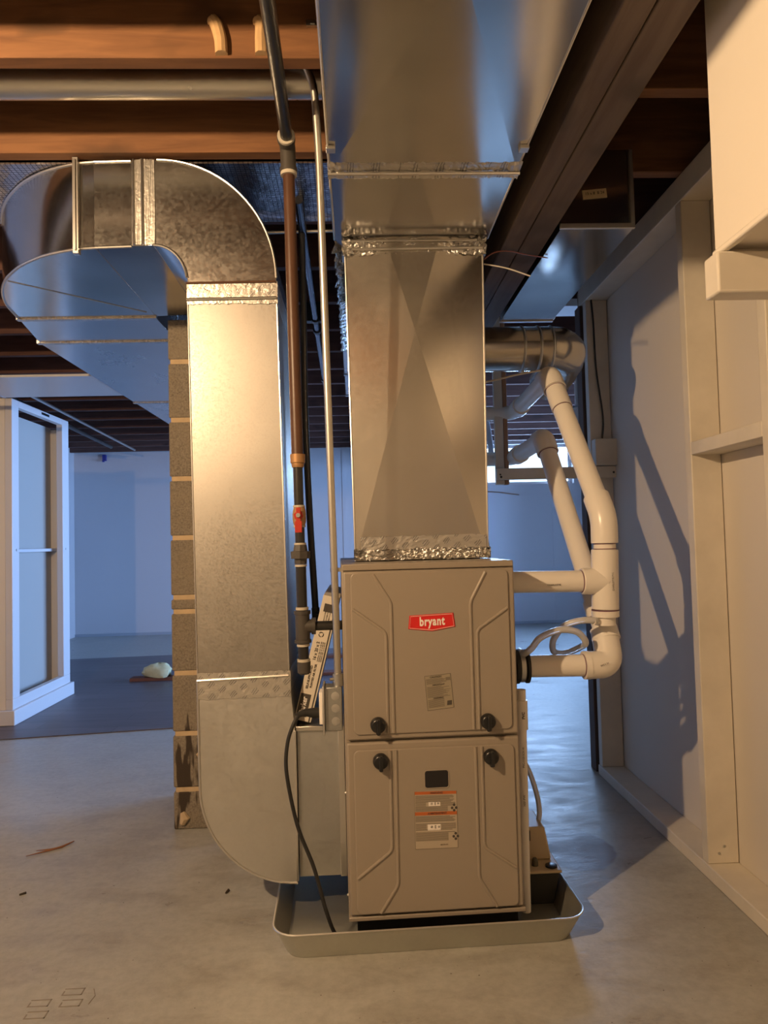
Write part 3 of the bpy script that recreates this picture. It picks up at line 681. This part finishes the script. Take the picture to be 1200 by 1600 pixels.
hg = G(); hg.lathe((X(1.07), 1.822, 1.070), (0, -1, 0), [(0, .008), (.006, .013), (.010, .013)], 6); hg.box(X(1.07) - .006, 1.806, 1.028, X(1.07) + .006, 1.812, 1.09); hg.box(X(1.07) - .009, 1.803, 1.026, X(1.07) + .009, 1.807, 1.055)
build('handle', hg, REDH, V, .001)
build('handle_nut', G().lathe((X(1.07), 1.806, 1.07), (0, -1, 0), [(0, .006), (.006, .006)], 6), STEEL, V)
un = G().lathe(gv(.945), (0, 0, 1), [(0, .0155), (.014, .0165), (.015, .025), (.033, .025), (.034, .0185), (.050, .016)], 8)
build('union', un, GREYFIT, gp)
for z_ in (.995, .939, 1.092, 1.040): build('sealant_ring', G().cyl(gv(z_), gv(z_ + .005), .0155, 16), SEALANT, gp)
build('lower_drop', G().cyl(gv(.944), gv(.825), .0135, 18), IRON, gp)
tee = G().cyl(gv(.825), gv(.745), .0185, 18).cyl(gv(.826), gv(.817), .0215, 18).cyl(gv(.752), gv(.744), .0215, 18).cyl(gv(.786), (-.112, 1.84, .786), .0175, 18).cyl((-.120, 1.84, .786), (-.110, 1.84, .786), .0215, 18)
build('tee', tee, GREYFIT, gp)
for z_ in (.828, .735, .696): build('sealant_ring', G().cyl(gv(z_), gv(z_ + .007), .0165, 16), SEALANT, gp)
build('branch_pipe', G().cyl((-.111, 1.84, .786), (-.040, 1.84, .786), .0120, 18), IRON, gp)
build('drip_nipple', G().cyl(gv(.742), gv(.69), .0135, 16), IRON, gp)
build('drip_cap', G().lathe(gv(.664), (0, 0, 1), [(0, .012), (.004, .0165), (.032, .0175)], 12), GREYFIT, gp)

# conduit and outlet box
cn = thing('electrical_conduit', (-.06, 1.81, .63), 'thin shiny steel conduit dropping from the joists to the outlet box', 'conduit')
path = fillet([(-.42, 1.72, 2.235), (-.16, 1.66, 2.225), (-.078, 1.685, 2.14), (-.070, 1.712, 1.95), (-.056, 1.80, .80), (-.055, 1.815, .648)], [0, .04, .10, .05, .05, 0], 8)
build('conduit_tube', G().tube(path, .0092, 16), EMT, cn)
build('connector', G().cyl((-.055, 1.815, .637), (-.055, 1.815, .668), .0135, 16).cyl((-.075, 1.805, .655), (-.060, 1.81, .655), .004, 8), STEEL, cn)
build('strap', G().cyl((-.0565, 1.795, .925), (-.0565, 1.795, .935), .0115, 14).box(-.05, 1.79, .925, -.0405, 1.796, .935), STEEL, cn)
ob = thing('outlet_box', (-.066, 1.82, .53), 'small galvanized outlet box with a white receptacle fixed to the furnace side', 'outlet')
bx = build('box', G().box(-.089, 1.795, .529, -.0455, 1.850, .637), galv('box_zinc', .5, .08, (.42, .43, .42), .05, .08), ob, .002)
kg = G()
for z_ in (.615, .585, .553): kg.lathe((-.062, 1.7952, z_), (0, -1, 0), [(0, .0105), (.0008, .0105), (.0009, .0098)], 18)
build('knockout', kg, GALV_DULL, ob)
build('faceplate', G().box(-.094, 1.782, .522, -.089, 1.862, .642), GALV_DULL, ob, .001)
build('receptacle', G().box(-.103, 1.797, .545, -.094, 1.847, .625), WHITEP, ob, .002)
cd = thing('power_cord', (-.15, 1.8, .0), 'black power cord hanging from the outlet box down into the drain pan', 'cord')
build('plug', G().tube([(-.103, 1.818, .570), (-.120, 1.815, .571), (-.140, 1.808, .574), (-.160, 1.797, .570)], [.0135, .0125, .009, .006], 14), RUBBER, cd)
build('cable', G().tube(spline([(-.150, 1.803, .573), (-.165, 1.785, .555), (-.182, 1.78, .505), (-.185, 1.78, .432), (-.163, 1.80, .299), (-.125, 1.80, .196), (-.095, 1.79, .09), (-.072, 1.795, .030), (-.045, 1.815, .012), (-.01, 1.83, .011)], 8), .0048, 12), RUBBER, cd)

# air filter carton leaning on furnace
af = thing('air_filter', (-.13, 2.2, .50), 'white cardboard-edged pleated air filter leaning against the furnace side', 'air filter')
ang = R(14.6); ax = Vector((math.cos(ang), 0, -math.sin(ang))); up = Vector((math.sin(ang), 0, math.cos(ang))); wd, lg_, dp = .047, .352, .47
c = Vector((-.184, 1.995, .513))
def fp(u, v, y): return c + ax * u + up * v + Vector((0, y, 0))
def obox(g, u0, v0, y0, u1, v1, y1, m=0):
    P8 = [fp(u0, v0, y0), fp(u1, v0, y0), fp(u1, v0, y1), fp(u0, v0, y1), fp(u0, v1, y0), fp(u1, v1, y0), fp(u1, v1, y1), fp(u0, v1, y1)]
    g.add(P8, [(0, 3, 2, 1), (4, 5, 6, 7), (0, 1, 5, 4), (1, 2, 6, 5), (2, 3, 7, 6), (3, 0, 4, 7)], m); return g
g = G(); obox(g, 0, 0, 0, wd, lg_, .012); obox(g, 0, 0, dp - .012, wd, lg_, dp); obox(g, 0, 0, .012, wd, .012, dp - .012); obox(g, 0, lg_ - .012, .012, wd, lg_, dp - .012)
build('frame', g, CARD, af, .001)
g = G(); obox(g, .006, .012, .012, wd - .006, lg_ - .012, dp - .012); build('pleated_media', g, PLEAT, af)
g = G(); obox(g, wd * .83, 0, -.0005, wd * .91, lg_, 0, 0); obox(g, 0.002, .012, -.0005, wd * .66, .075, 0, 0); obox(g, wd * .2, lg_ - .045, -.0005, wd * .95, lg_ - .022, 0, 0); build('black_print', g, INK, af)
def ft(name, body, u, v, s, M=INK, sx=1, bold=0):
    p = fp(u, v, -.0006); text(name, body, s, M, frame(p, up, -ax), af, sx=sx, bold=bold)
ft('logo_text', 'Parker', wd * .34, .043, .021, WHITEP, .82, .0006)
ft('print_text', 'SELF-SUPPORTED', wd * .30, .122, .0085, INK, 1.0, .0002); ft('print_text', 'PLEATED AIR FILTER', wd * .52, .127, .0078, INK, .95, .0002)
ft('size_text', '16 x 20 x 2', wd * .34, .196, .0115, INK, 1.0, .0003)
for k in range(3): ft('fine_print', 'NOMINAL SIZE  UL CLASS 900', wd * (.54 + .1 * k), .196, .0042)
g = G()
for k in range(3):
    a = R(90 + 120 * k); a2 = R(90 + 120 * k + 95); q = fp(wd * .4, .243, -.0004)
    g.tube([q + up * math.cos(t) * .0065 - ax * math.sin(t) * .0065 for t in (a, (a + a2) / 2, a2)], .0014, 6)
build('recycling_mark', g, INK, af)
for k in range(3): ft('fine_print', 'MANUFACTURED IN USA', wd * (.35 + .14 * k), .30 - .008 * k, .004)

# ================================================================== PVC PIPES
def fitring(g, a, b, r): g.cyl(a, b, r, 28)
PR, FR = .0300, .0365
ex = thing('pvc_vent_pipe', (.69, 2.2, .64), 'white PVC pipe leaving the furnace at the upper port, through a tee, rising in front', 'pipe')
T = Vector((.686, 1.95, .873))
build('horizontal_pipe', G().cyl((.408, 1.95, .877), (.625, 1.95, .874), PR, 28), PVC, ex)
tg = G().cyl((.620, 1.95, .874), (.690, 1.95, .873), FR, 28).cyl((.684, 1.95, .795), (.6885, 1.95, .960), FR, 28)
build('tee', tg, PVC, ex, .002)
build('stub_pipe', G().cyl((.6885, 1.95, .955), (.689, 1.95, .985), PR, 28), PVC, ex)
E1 = Vector((.690, 1.951, 1.050)); D1 = (Vector((.640, 2.262, 1.520)) - E1).normalized(); Ttop = Vector((.640, 2.262, 1.520))
e1 = fillet([(.689, 1.95, .978), E1, E1 + D1 * .07], .055, 8)
build('bend', G().tube(e1, FR, 28), PVC, ex)
build('riser_pipe', G().cyl(E1 + D1 * .06, Ttop - D1 * .05, PR, 28), PVC, ex)
D2 = Vector((.05, 1, .005)).normalized()
build('top_elbow', G().tube(fillet([Ttop - D1 * .062, Ttop, Ttop + D2 * .075], .04, 8), FR, 28), PVC, ex)
build('coupling', G().cyl(Ttop - D1 * .062 - D1 * .085, Ttop - D1 * .062, PR + .0022, 28), PVC, ex)
P2 = Ttop + D2 * .70
build('rear_pipe', G().tube(fillet([Ttop + D2 * .06, P2, P2 + Vector((-.5, 0, 0))], .08, 8), PR, 28), PVC, ex)
build('coupling', G().cyl(Ttop + D2 * .50, Ttop + D2 * .58, FR, 28), PVC, ex)
def prim(par, a, d, r, w=.0022): a = Vector(a); d = Vector(d).normalized(); build('primer_line', G().cyl(a, a + d * w, r, 28), PRIMER, par)
prim(ex, (.6175, 1.95, .874), (1, 0, 0), PR + .001); prim(ex, (.6885, 1.95, .961), (0, 0, 1), PR + .001); prim(ex, (.6885, 1.95, .975), (0, 0, 1), PR + .001)
prim(ex, E1 + D1 * .071, D1, PR + .001); prim(ex, Ttop - D1 * .066, D1, PR + .003); prim(ex, Ttop - D1 * .150, D1, PR + .001)
text('pipe_print', 'CHARLOTTE', .0065, PVCMARK, frame((.535, 1.9196, .868), (1, 0, 0), (0, 0, 1)), ex)
text('pipe_print', 'CHARLOTTE PVC', .0065, PVCMARK, frame((.696, 1.9145, .873), (0, 0, 1), (-1, 0, 0)), ex)
def cap_ring(): pass
it = thing('pvc_intake_pipe', (.69, 2.2, .61), 'white PVC pipe from the lower port with a black rubber coupling, rising behind the tee', 'pipe')
build('horizontal_pipe', G().cyl((.405, 1.95, .646), (.630, 1.95, .643), PR, 28), PVC, it)
B0 = Vector((.693, 1.956, .642)); Btop = Vector((.642, 2.372, 1.332)); D3 = (Btop - Vector((.700, 2.0, .70))).normalized()
Bm = Vector((.699, 1.985, .700))
build('lower_elbow', G().tube(fillet([(.622, 1.95, .643), B0, Bm + D3 * .035], .046, 10), FR + .001, 28), PVC, it)
build('hub', G().cyl(Bm + D3 * .005, Bm + D3 * .04, FR + .002, 28).cyl((.617, 1.95, .643), (.632, 1.95, .643), FR + .002, 28), PVC, it)
build('riser_pipe', G().cyl(Bm + D3 * .03, Btop - D3 * .04, PR, 28), PVC, it)
build('riser_coupling', G().cyl(Bm + D3 * .075, Bm + D3 * .125, FR, 28), PVC, it)
build('top_elbow', G().tube(fillet([Btop - D3 * .060, Btop, Btop + D2 * .070], .04, 8), FR, 28), PVC, it)
P3 = Btop + D2 * .62
build('rear_pipe', G().tube(fillet([Btop + D2 * .06, P3, P3 + Vector((-.5, 0, 0))], .08, 8), PR, 28), PVC, it)
build('coupling', G().cyl(Btop + D2 * .42, Btop + D2 * .50, FR, 28), PVC, it)
prim(it, (.6145, 1.95, .643), (1, 0, 0), PR + .001); prim(it, Btop - D3 * .064, D3, PR + .002)
text('pipe_print', 'PVC 2 IN', .006, PVCMARK, frame((.664, 1.9135, .650), (1, 0, .35), (-.35, 0, 1)), it)
cp = build('rubber_coupling', G().lathe((.392, 1.95, .646), (1, 0, 0), [(0, .041), (.003, .046), (.010, .046), (.013, .041), (.030, .041), (.033, .047), (.042, .047), (.045, .041), (.060, .041), (.063, .046), (.070, .046), (.072, .036)], 30), RUBBER, it)
for x in (.407, .437): build('clamp_band', G().cyl((x, 1.95, .646), (x + .012, 1.95, .646), .0432, 30).cyl((x + .0065, 1.935, .689), (x + .0065, 1.965, .689), .006, 10), STEEL, cp)
# drain cap under the tee
build('drain_reducer', G().cyl((.684, 1.95, .775), (.684, 1.95, .792), FR + .0005, 28).cyl((.683, 1.95, .752), (.683, 1.95, .776), .028, 24).cyl((.64, 1.925, .765), (.683, 1.95, .765), .009, 12), PVC, ex)
prim(ex, (.684, 1.95, .7915), (0, 0, 1), FR + .0008, .003)
dh = thing('drain_hose', (.55, 1.93, .66), 'clear vinyl drain hose looping between the PVC tee and the rubber coupling', 'hose')
build('hose', G().tube(spline([(.430, 1.985, .665), (.447, 1.93, .682), (.466, 1.915, .700), (.490, 1.91, .728), (.541, 1.91, .747), (.593, 1.92, .739), (.622, 1.94, .708), (.622, 1.985, .688), (.585, 2.01, .668), (.550, 2.0, .675), (.543, 1.975, .712), (.566, 1.945, .753), (.609, 1.925, .769), (.652, 1.928, .767)], 8), 0.0090, 14), CLEAR, dh)
build('hose_clamp', G().cyl((.640, 1.928, .767), (.650, 1.928, .767), .0095, 14), STEEL, dh)
# condensate drain pipe beside the cabinet
dr = thing('condensate_drain_pipe', (.42, 1.87, .02), 'thin white PVC drain pipe running down the right side of the furnace', 'pipe')
build('drain_tube', G().cyl((.4205, 1.860, .602), (.4155, 1.860, .035), .0125, 18), PVC, dr)
build('coupling', G().cyl((.420, 1.86, .575), (.4195, 1.86, .500), .0165, 20), PVC, dr)
text('coupling_print', 'PVC', .010, PVCMARK, frame((.4215, 1.8433, .538), (0, 0, 1), (-1, 0, 0)), dr, bold=.0004)
text('tube_print', 'PVC-1120 SCH 40', .007, PVCMARK, frame((.419, 1.8473, .43), (0, 0, 1), (-1, 0, 0)), dr)
text('tube_print', 'NSF-PW', .008, PVCMARK, frame((.418, 1.8473, .32), (0, 0, 1), (-1, 0, 0)), dr)
# condensate pump
pp = thing('condensate_pump', (.475, 2.03, .003), 'beige condensate pump with a black tank sitting in the pan right of the furnace', 'pump')
build('tank', G().add([(.415, 1.95, .004), (.515, 1.95, .004), (.515, 2.12, .004), (.415, 2.12, .004), (.408, 1.925, .098), (.525, 1.925, .098), (.525, 2.13, .098), (.408, 2.13, .098)],
      [(0, 3, 2, 1), (4, 5, 6, 7), (0, 1, 5, 4), (1, 2, 6, 5), (2, 3, 7, 6), (3, 0, 4, 7)]), RUBBER, pp, .004)
build('flange', G().box(.405, 1.92, .098, .530, 2.135, .106), BEIGE, pp, .003)
hs = build('motor_cover', G().add([(.408, 1.985, .106), (.519, 1.985, .106), (.519, 2.13, .106), (.408, 2.13, .106), (.408, 1.995, .192), (.505, 1.995, .192), (.505, 2.12, .192), (.408, 2.12, .192)],
      [(0, 3, 2, 1), (4, 5, 6, 7), (0, 1, 5, 4), (1, 2, 6, 5), (2, 3, 7, 6), (3, 0, 4, 7)]), BEIGE, pp, .005)
build('vent_slot', G().box(.452, 1.988, .158, .4545, 1.9945, .185).box(.460, 1.988, .158, .4625, 1.9945, .185), BLACK, pp)
build('inlet_cap', G().lathe((.507, 1.945, .106), (0, 0, 1), [(0, .016), (.004, .016), (.005, .013)], 20), BLACK, pp)
build('switch_boss', G().lathe((.465, 1.955, .106), (0, 0, 1), [(0, .009), (.014, .008), (.020, .005)], 12), mat('olive_plastic', (.08, .07, .04), .5), pp)
ph = tag(build('pump_hose', G().tube(spline([(.432, 2.09, .45), (.455, 2.10, .38), (.487, 2.09, .32), (.506, 2.08, .255), (.508, 2.06, .21), (.500, 2.05, .18)], 8), .0075, 12), CLEAR), 'clear vinyl hose curving down into the top of the beige condensate pump', 'hose')

# ================================================================== RIGHT SIDE OVERHEAD
sdx = thing('short_rectangular_duct', (.69, 2.3, 1.85), 'short galvanized rectangular duct with a paper label, hung between girder and partition wall', 'duct')
build('duct_body', G().box(.586, 1.912, 1.85, .79, 2.74, 2.074), galv('short_duct_zinc', .17, .04, (.5, .5, .5), .25, .02), sdx, .001)
build('front_flange', G().box(.582, 1.902, 1.848, .792, 1.912, 1.862).box(.782, 1.902, 1.862, .792, 1.912, 2.07), GALV_DULL, sdx, .001)
build('rear_flange', G().box(.582, 2.728, 1.845, .793, 2.744, 1.85).box(.79, 2.70, 1.85, .795, 2.744, 2.05), SEAM, sdx, .001)
lbm = frame((.684, 1.9105, 1.948), (1, 0, .09), (-.09, 0, 1))
g = G(); g.add([lbm @ Vector(p) for p in ((-.034, -.013, 0), (.034, -.013, 0), (.034, .013, 0), (-.034, .013, 0), (-.034, -.013, .0006), (.034, -.013, .0006), (.034, .013, .0006), (-.034, .013, .0006))],
      [(0, 3, 2, 1), (4, 5, 6, 7), (0, 1, 5, 4), (1, 2, 6, 5), (2, 3, 7, 6), (3, 0, 4, 7)])
build('paper_label', g, mat('tan_label', (.55, .45, .28), .7), sdx)
text('label_text', '15 x 8  B 24', .011, INK, frame((.684, 1.9095, 1.950), (1, 0, .09), (-.09, 0, 1)), sdx)
rdc = thing('round_branch_duct', (.6, 2.42, 1.57), 'round galvanized branch duct with an adjustable elbow turning away above the PVC pipes', 'duct')
ZR = galv('round_zinc', .22, .05, (.55, .52, .47), .2, .02)
build('straight_pipe', G().cyl((.367, 2.38, 1.642), (.67, 2.38, 1.642), .0745, 36), ZR, rdc)
gp_ = spline([(.665, 2.38, 1.642), (.705, 2.39, 1.641), (.735, 2.42, 1.636), (.748, 2.48, 1.628), (.750, 2.56, 1.61), (.750, 2.66, 1.59)], 3)
rad = [.0745 + (.002 if i % 3 == 0 else 0) for i in range(len(gp_))]
build('gored_elbow', G().tube(gp_, rad, 36), ZR, rdc)
for x in (.570, .625, .668): build('bead', G().tube([(x, 2.38, 1.642), (x + .004, 2.38, 1.642), (x + .010, 2.38, 1.642)], [.0748, .079, .0748], 36), STEEL, rdc)
build('clamp', G().lathe((.58, 2.385, 1.562), (0, 0, 1), [(0, .006), (.012, .01)], 10), STEEL, rdc)
wbx = thing('wood_brace', (.8, 2.93, 1.23), 'white painted wooden brace, upright and crosspiece, in front of the back window', 'brace')
build('crosspiece', G().box(.589, 2.915, 1.240, 1.11, 2.934, 1.288), PAINTW, wbx, .002)
build('upright', G().box(.589, 2.935, 1.222, .625, 2.955, 2.078), PAINTW, wbx, .002)
build('upright_edge', G().box(.627, 2.936, 1.222, .645, 2.972, 2.078), wood('bare_lath', (.42, .25, .15), (.32, .18, .1), 'Z'), wbx, .002)
build('screw', G().lathe((.603, 2.915, 1.262), (0, -1, 0), [(0, .004), (.002, .003)], 8).lathe((.606, 2.915, 1.252), (0, -1, 0), [(0, .005), (.002, .003)], 8).lathe((1.08, 2.915, 1.262), (0, -1, 0), [(0, .005), (.002, .003)], 8), IRON, wbx)
eb = thing('switch_box', (1.045, 2.9, 1.29), 'cream painted switch box with a cable above it, on the end stud of the partition', 'electrical box')
build('box', G().box(1.0, 2.895, 1.290, 1.095, 2.944, 1.402), PAINTW, eb, .004)
build('cable', G().tube(spline([(1.045, 2.94, 1.40), (1.05, 2.935, 1.5), (1.03, 2.937, 1.7), (1.025, 2.937, 1.9), (1.02, 2.94, 2.0)]), .004, 8), IRON, eb)
def wire(name, pts, r, M, label, cat='wire'): return tag(build(name, G().tube(spline(pts, 6), r, 8), M), label, cat)
wire('white_wire', [(.378, 2.0, 1.79), (.45, 2.0, 1.776), (.519, 2.0, 1.752)], .0022, CABLEW, 'short white wire sticking out from the top right of the plenum toward the girder')
wire('red_wire', [(.379, 2.0, 1.797), (.42, 2.02, 1.83), (.469, 2.04, 1.842), (.53, 2.07, 1.843), (.60, 2.10, 1.845)], .0018, CABLER, 'thin red wire curving under the girder from the plenum corner')
wire('white_wire', [(.376, 2.30, 1.505), (.446, 2.28, 1.511), (.53, 2.24, 1.522), (.600, 2.22, 1.530)], .0032, CABLEW, 'white wire stretched from the plenum side to the upper PVC elbow')
wire('white_wire', [(.372, 2.50, 1.17), (.50, 2.55, 1.167), (.60, 2.58, 1.156)], .0022, GREYT, 'thin grey rod sticking out from the plenum side just below the brace')
wire('cable', [(.389, 2.2, 1.70), (.392, 2.2, 1.50), (.39, 2.2, 1.2), (.393, 2.21, 1.1), (.405, 2.2, 1.0), (.412, 2.2, .95), (.4, 2.2, .9455)], .005, CABLEW, 'pale cable running down the right side of the plenum to the furnace top', 'cable')
wire('flexible_tube', [(.535, 3.02, 1.84), (.545, 3.0, 1.64), (.57, 3.02, 1.52), (.59, 3.05, 1.42), (.60, 3.08, 1.34)], .012, GREYT, 'grey blue flexible tube hanging just left of the wooden upright, behind the plenum', 'tube')
tag(build('white_board', G().box(.92, 3.15, 2.045, 1.14, 3.30, 2.078), CABW), 'short white board under the joists behind the round duct elbow', 'board')
vf = thing('pipe_valve', (1.185, 3.70, 1.6), 'small white valve with fittings hanging under the joists near the wall post', 'valve')
build('drop_pipe', G().cyl((1.185, 3.70, 1.60), (1.185, 3.70, 2.078), .010, 10), CABW, vf)
build('valve_body', G().cyl((1.185, 3.70, 1.60), (1.185, 3.70, 1.68), .022, 12).cyl((1.13, 3.70, 1.66), (1.21, 3.70, 1.66), .012, 10), CABW, vf)
build('lever', G().box(1.11, 3.68, 1.678, 1.21, 3.71, 1.686), mat('pale_blue', (.4, .5, .6), .4), vf)

# ================================================================== LEFT / CENTRE OVERHEAD
dk = thing('dark_gas_line', (-.13, 2.2, .75), 'dark flexible line hanging behind the gas pipe, ending in a small valve fitting', 'hose')
build('line', G().tube(spline([(-.149, 2.2, 2.078), (-.149, 2.2, 1.7), (-.150, 2.2, 1.414), (-.143, 2.2, 1.1), (-.131, 2.2, .80)]), .0105, 14), INSUL, dk)
build('end_fitting', G().cyl((-.131, 2.2, .80), (-.129, 2.2, .755), .0125, 10).cyl((-.130, 2.195, .785), (-.118, 2.18, .785), .006, 8), IRON, dk)
wp = thing('overhead_water_pipe', (-.17, 4, 1.96), 'thin dark pipe with couplings running away under the joists beside the supply trunk', 'pipe')
a, b = Vector((-.143, 2.0, 1.98)), Vector((-.190, 5.6, 1.98))
build('pipe', G().cyl(a, b, .0125, 14), mat('pipe_dark_steel', (.2, .21, .25), .25, 1.0), wp)
for t in (.30, .345, .62): build('coupling', G().cyl(a.lerp(b, t), a.lerp(b, t + .009), .018, 14), IRON, wp)
build('hanger', G().box(-.20, 3.15, 1.992, -.13, 3.19, 2.078), IRON, wp)
wire('copper_line', [(-.40, 2.36, 2.04), (-.25, 2.36, 2.046), (-.045, 2.36, 2.05)], .006, STEEL, 'thin metal tube crossing under the joists behind the gas pipe', 'tube')
lp = thing('copper_supply_line', (-2.2, 6, 1.99), 'pair of thin pipes running back under the joists above the white closet', 'pipe')
build('pipe', G().cyl((-2.1, 4.0, 2.03), (-2.33, 7.6, 2.03), .012, 10), STEEL, lp); build('pipe', G().cyl((-2.22, 4.0, 2.01), (-2.44, 7.2, 2.01), .018, 10), IRON, lp)
tag(build('blue_clip', G().box(-2.87, 8.17, 1.99, -2.83, 8.199, 2.06).box(-2.865, 8.15, 1.975, -2.845, 8.175, 1.995), BLUEP), 'small dark blue clip hanging at the top of the back wall', 'clip')

# ================================================================== LEFT ROOM
vn = G(); vn.prism([(-3.15, 3.70), (.12, 4.13), (.12, 6.75), (-3.15, 6.50)], 'Z', .0005, .006)
tag(build('plank_flooring', vn, VINYL), 'patch of dark plank flooring laid on the concrete behind the block pier', 'flooring')
cl = thing('open_closet', (-2.3, 4.55, 0), 'white open-fronted closet frame with grey back panel standing on the left', 'closet')
CX0, CX1, CY0, CY1, CZ = -2.95, -1.975, 4.16, 4.97, 1.88
g = G(); g.box(CX1 - .04, CY0, .15, CX1, CY0 + .085, CZ); g.box(CX1 - .04, CY1 - .105, .15, CX1, CY1, CZ); g.box(CX1 - .04, CY0 + .085, CZ - .04, CX1, CY1 - .105, CZ); g.box(CX1 - .04, CY0, .09, CX1, CY1, .15)
build('front_frame', g, CABW, cl, .003)
build('plinth', G().box(CX0, CY0 - .02, .0062, CX1 + .018, CY1 + .025, .09), CABW, cl, .004)
build('near_side_panel', G().box(CX0, CY0, .09, CX1 - .04, CY0 + .02, CZ), SOFF, cl, .002)
build('far_side_panel', G().box(CX0, CY1 - .02, .09, CX1 - .04, CY1, CZ - .06), SOFF, cl, .002)
build('back_panel', G().box(-2.105, CY0 + .02, .09, -2.090, CY1 - .02, CZ - .05), PANELG, cl)
build('shelf_rail', G().box(-2.090, CY0 + .02, .985, -2.05, CY1 - .02, 1.005), CABW, cl, .002)
build('screw', G().lathe((CX1, CY0 + .05, 1.0), (1, 0, 0), [(0, .008), (.002, .006)], 8).lathe((CX1, CY1 - .06, 1.0), (1, 0, 0), [(0, .008), (.002, .006)], 8), STEEL, cl)
build('top_vent', G().box(CX1 - .001, 4.55, 1.855, CX1 + .002, 4.66, 1.87), IRON, cl)
tag(build('floor_board', G().box(-1.70, 5.36, .006, -.12, 5.46, .030), BRWN, None, .002), 'long reddish brown board lying on the dark flooring under the foam lump', 'board')
tag(build('floor_board', G().box(-1.0, 6.15, .006, .05, 6.25, .030), BRWN, None, .002), 'second brown board on the dark flooring, farther back beside the pier', 'board')
tag(build('floor_board', G().box(-.62, 4.45, .006, .05, 4.55, .024), mat('black_board', (.03, .025, .03), .5), None, .002), 'black board on the dark flooring, nearest one seen between duct and furnace', 'board')
fmesh = G()
def blob(cx, cy, cz, rx, ry, rz, n=18, k=12, seed=1):
    rn = random.Random(seed); vs = []; fs = []
    for j in range(k + 1):
        th = math.pi * j / k
        for i in range(n):
            ph_ = 2 * math.pi * i / n; f = 1 + .16 * math.sin(3 * ph_ + 2 * th + seed) * math.sin(th) + rn.uniform(-.07, .07)
            vs.append((cx + rx * f * math.sin(th) * math.cos(ph_), cy + ry * f * math.sin(th) * math.sin(ph_), max(cz - rz * .55, cz + rz * f * math.cos(th))))
    for j in range(k):
        for i in range(n): fs.append((j * n + i, j * n + (i + 1) % n, (j + 1) * n + (i + 1) % n, (j + 1) * n + i))
    return vs, fs
v_, f_ = blob(-1.50, 5.41, .066, .105, .08, .065); fmesh.add(v_, f_)
tag(build('foam_lump', fmesh, FOAMY), 'pale yellow crumbly foam lump sitting on the brown board', 'foam')
v_, f_ = blob(-1.33, 5.41, .048, .045, .04, .034, seed=5); tag(build('plastic_scrap', G().add(v_, f_), GREYT), 'small grey scrap beside the yellow foam lump, partly behind the pier', 'scrap')
# floor debris
tw = tag(build('wood_splinter', G().tube([(-1.10, 2.40, .003), (-1.05, 2.43, .004), (-1.01, 2.46, .004), (-.985, 2.50, .005)], [.001, .003, .004, .002], 6).tube([(-1.085, 2.44, .003), (-1.04, 2.445, .004), (-1.01, 2.46, .004)], [.001, .0025, .002], 6), mat('splinter', (.25, .11, .05), .8)),
         'forked brown wood splinter lying on the bare concrete at left', 'splinter')
tag(build('debris_chip', G().tube([(-.398, 2.095, .002), (-.393, 2.11, .004)], [.003, .004], 6), mat('chip', (.04, .03, .02), .8)), 'tiny dark chip on the concrete in front of the duct boot', 'debris')
tag(build('debris_chip', G().tube([(-1.0, 2.14, .002), (-.985, 2.15, .003)], [.003, .0035], 6), bpy.data.materials['chip']), 'tiny dark chip on the concrete below the wood splinter', 'debris')
# tread print on the floor slab
g = G(); th = .0005
def tread(x, y):
    g.box(x, y, 0, x + .045, y + .003, th); g.box(x, y + .022, 0, x + .045, y + .025, th); g.box(x + .042, y, 0, x + .045, y + .025, th); g.box(x, y + .003, 0, x + .003, y + .016, th)
for tx, ty in ((-.745, 1.625), (-.685, 1.66), (-.735, 1.585), (-.675, 1.62)): tread(tx, ty)
g.tube([(-.62, 1.68, .0), (-.608, 1.655, .0), (-.612, 1.625, .0)], .0012, 6)
for tx, ty in ((-.84, 1.64), (-.82, 1.60), (-.90, 1.62), (-.87, 1.57)): g.box(tx, ty, 0, tx + .012, ty + .006, th)
build('tread_print', g, mat('damp_print', (.26, .235, .20), .6), fl)

# ================================================================== BARE BULB
lm = thing('bare_bulb_fixture', (LAMP[0], LAMP[1], 2.08), 'bare bulb in a porcelain lampholder under the joists, left of the camera', 'lamp')
build('lampholder', G().lathe((LAMP[0], LAMP[1], 2.08), (0, 0, -1), [(0, .055), (.02, .055), (.03, .03), (.12, .022), (.154, .018)], 24), PORC, lm)
gl = G(); gl.lathe((LAMP[0], LAMP[1], 1.945), (0, 0, -1), [(.018, .010), (.028, .013), (.040, .018), (.055, .0215), (.068, .018), (.076, .010), (.079, .002)], 24)
bo = build('bulb', gl, BULBM, lm)
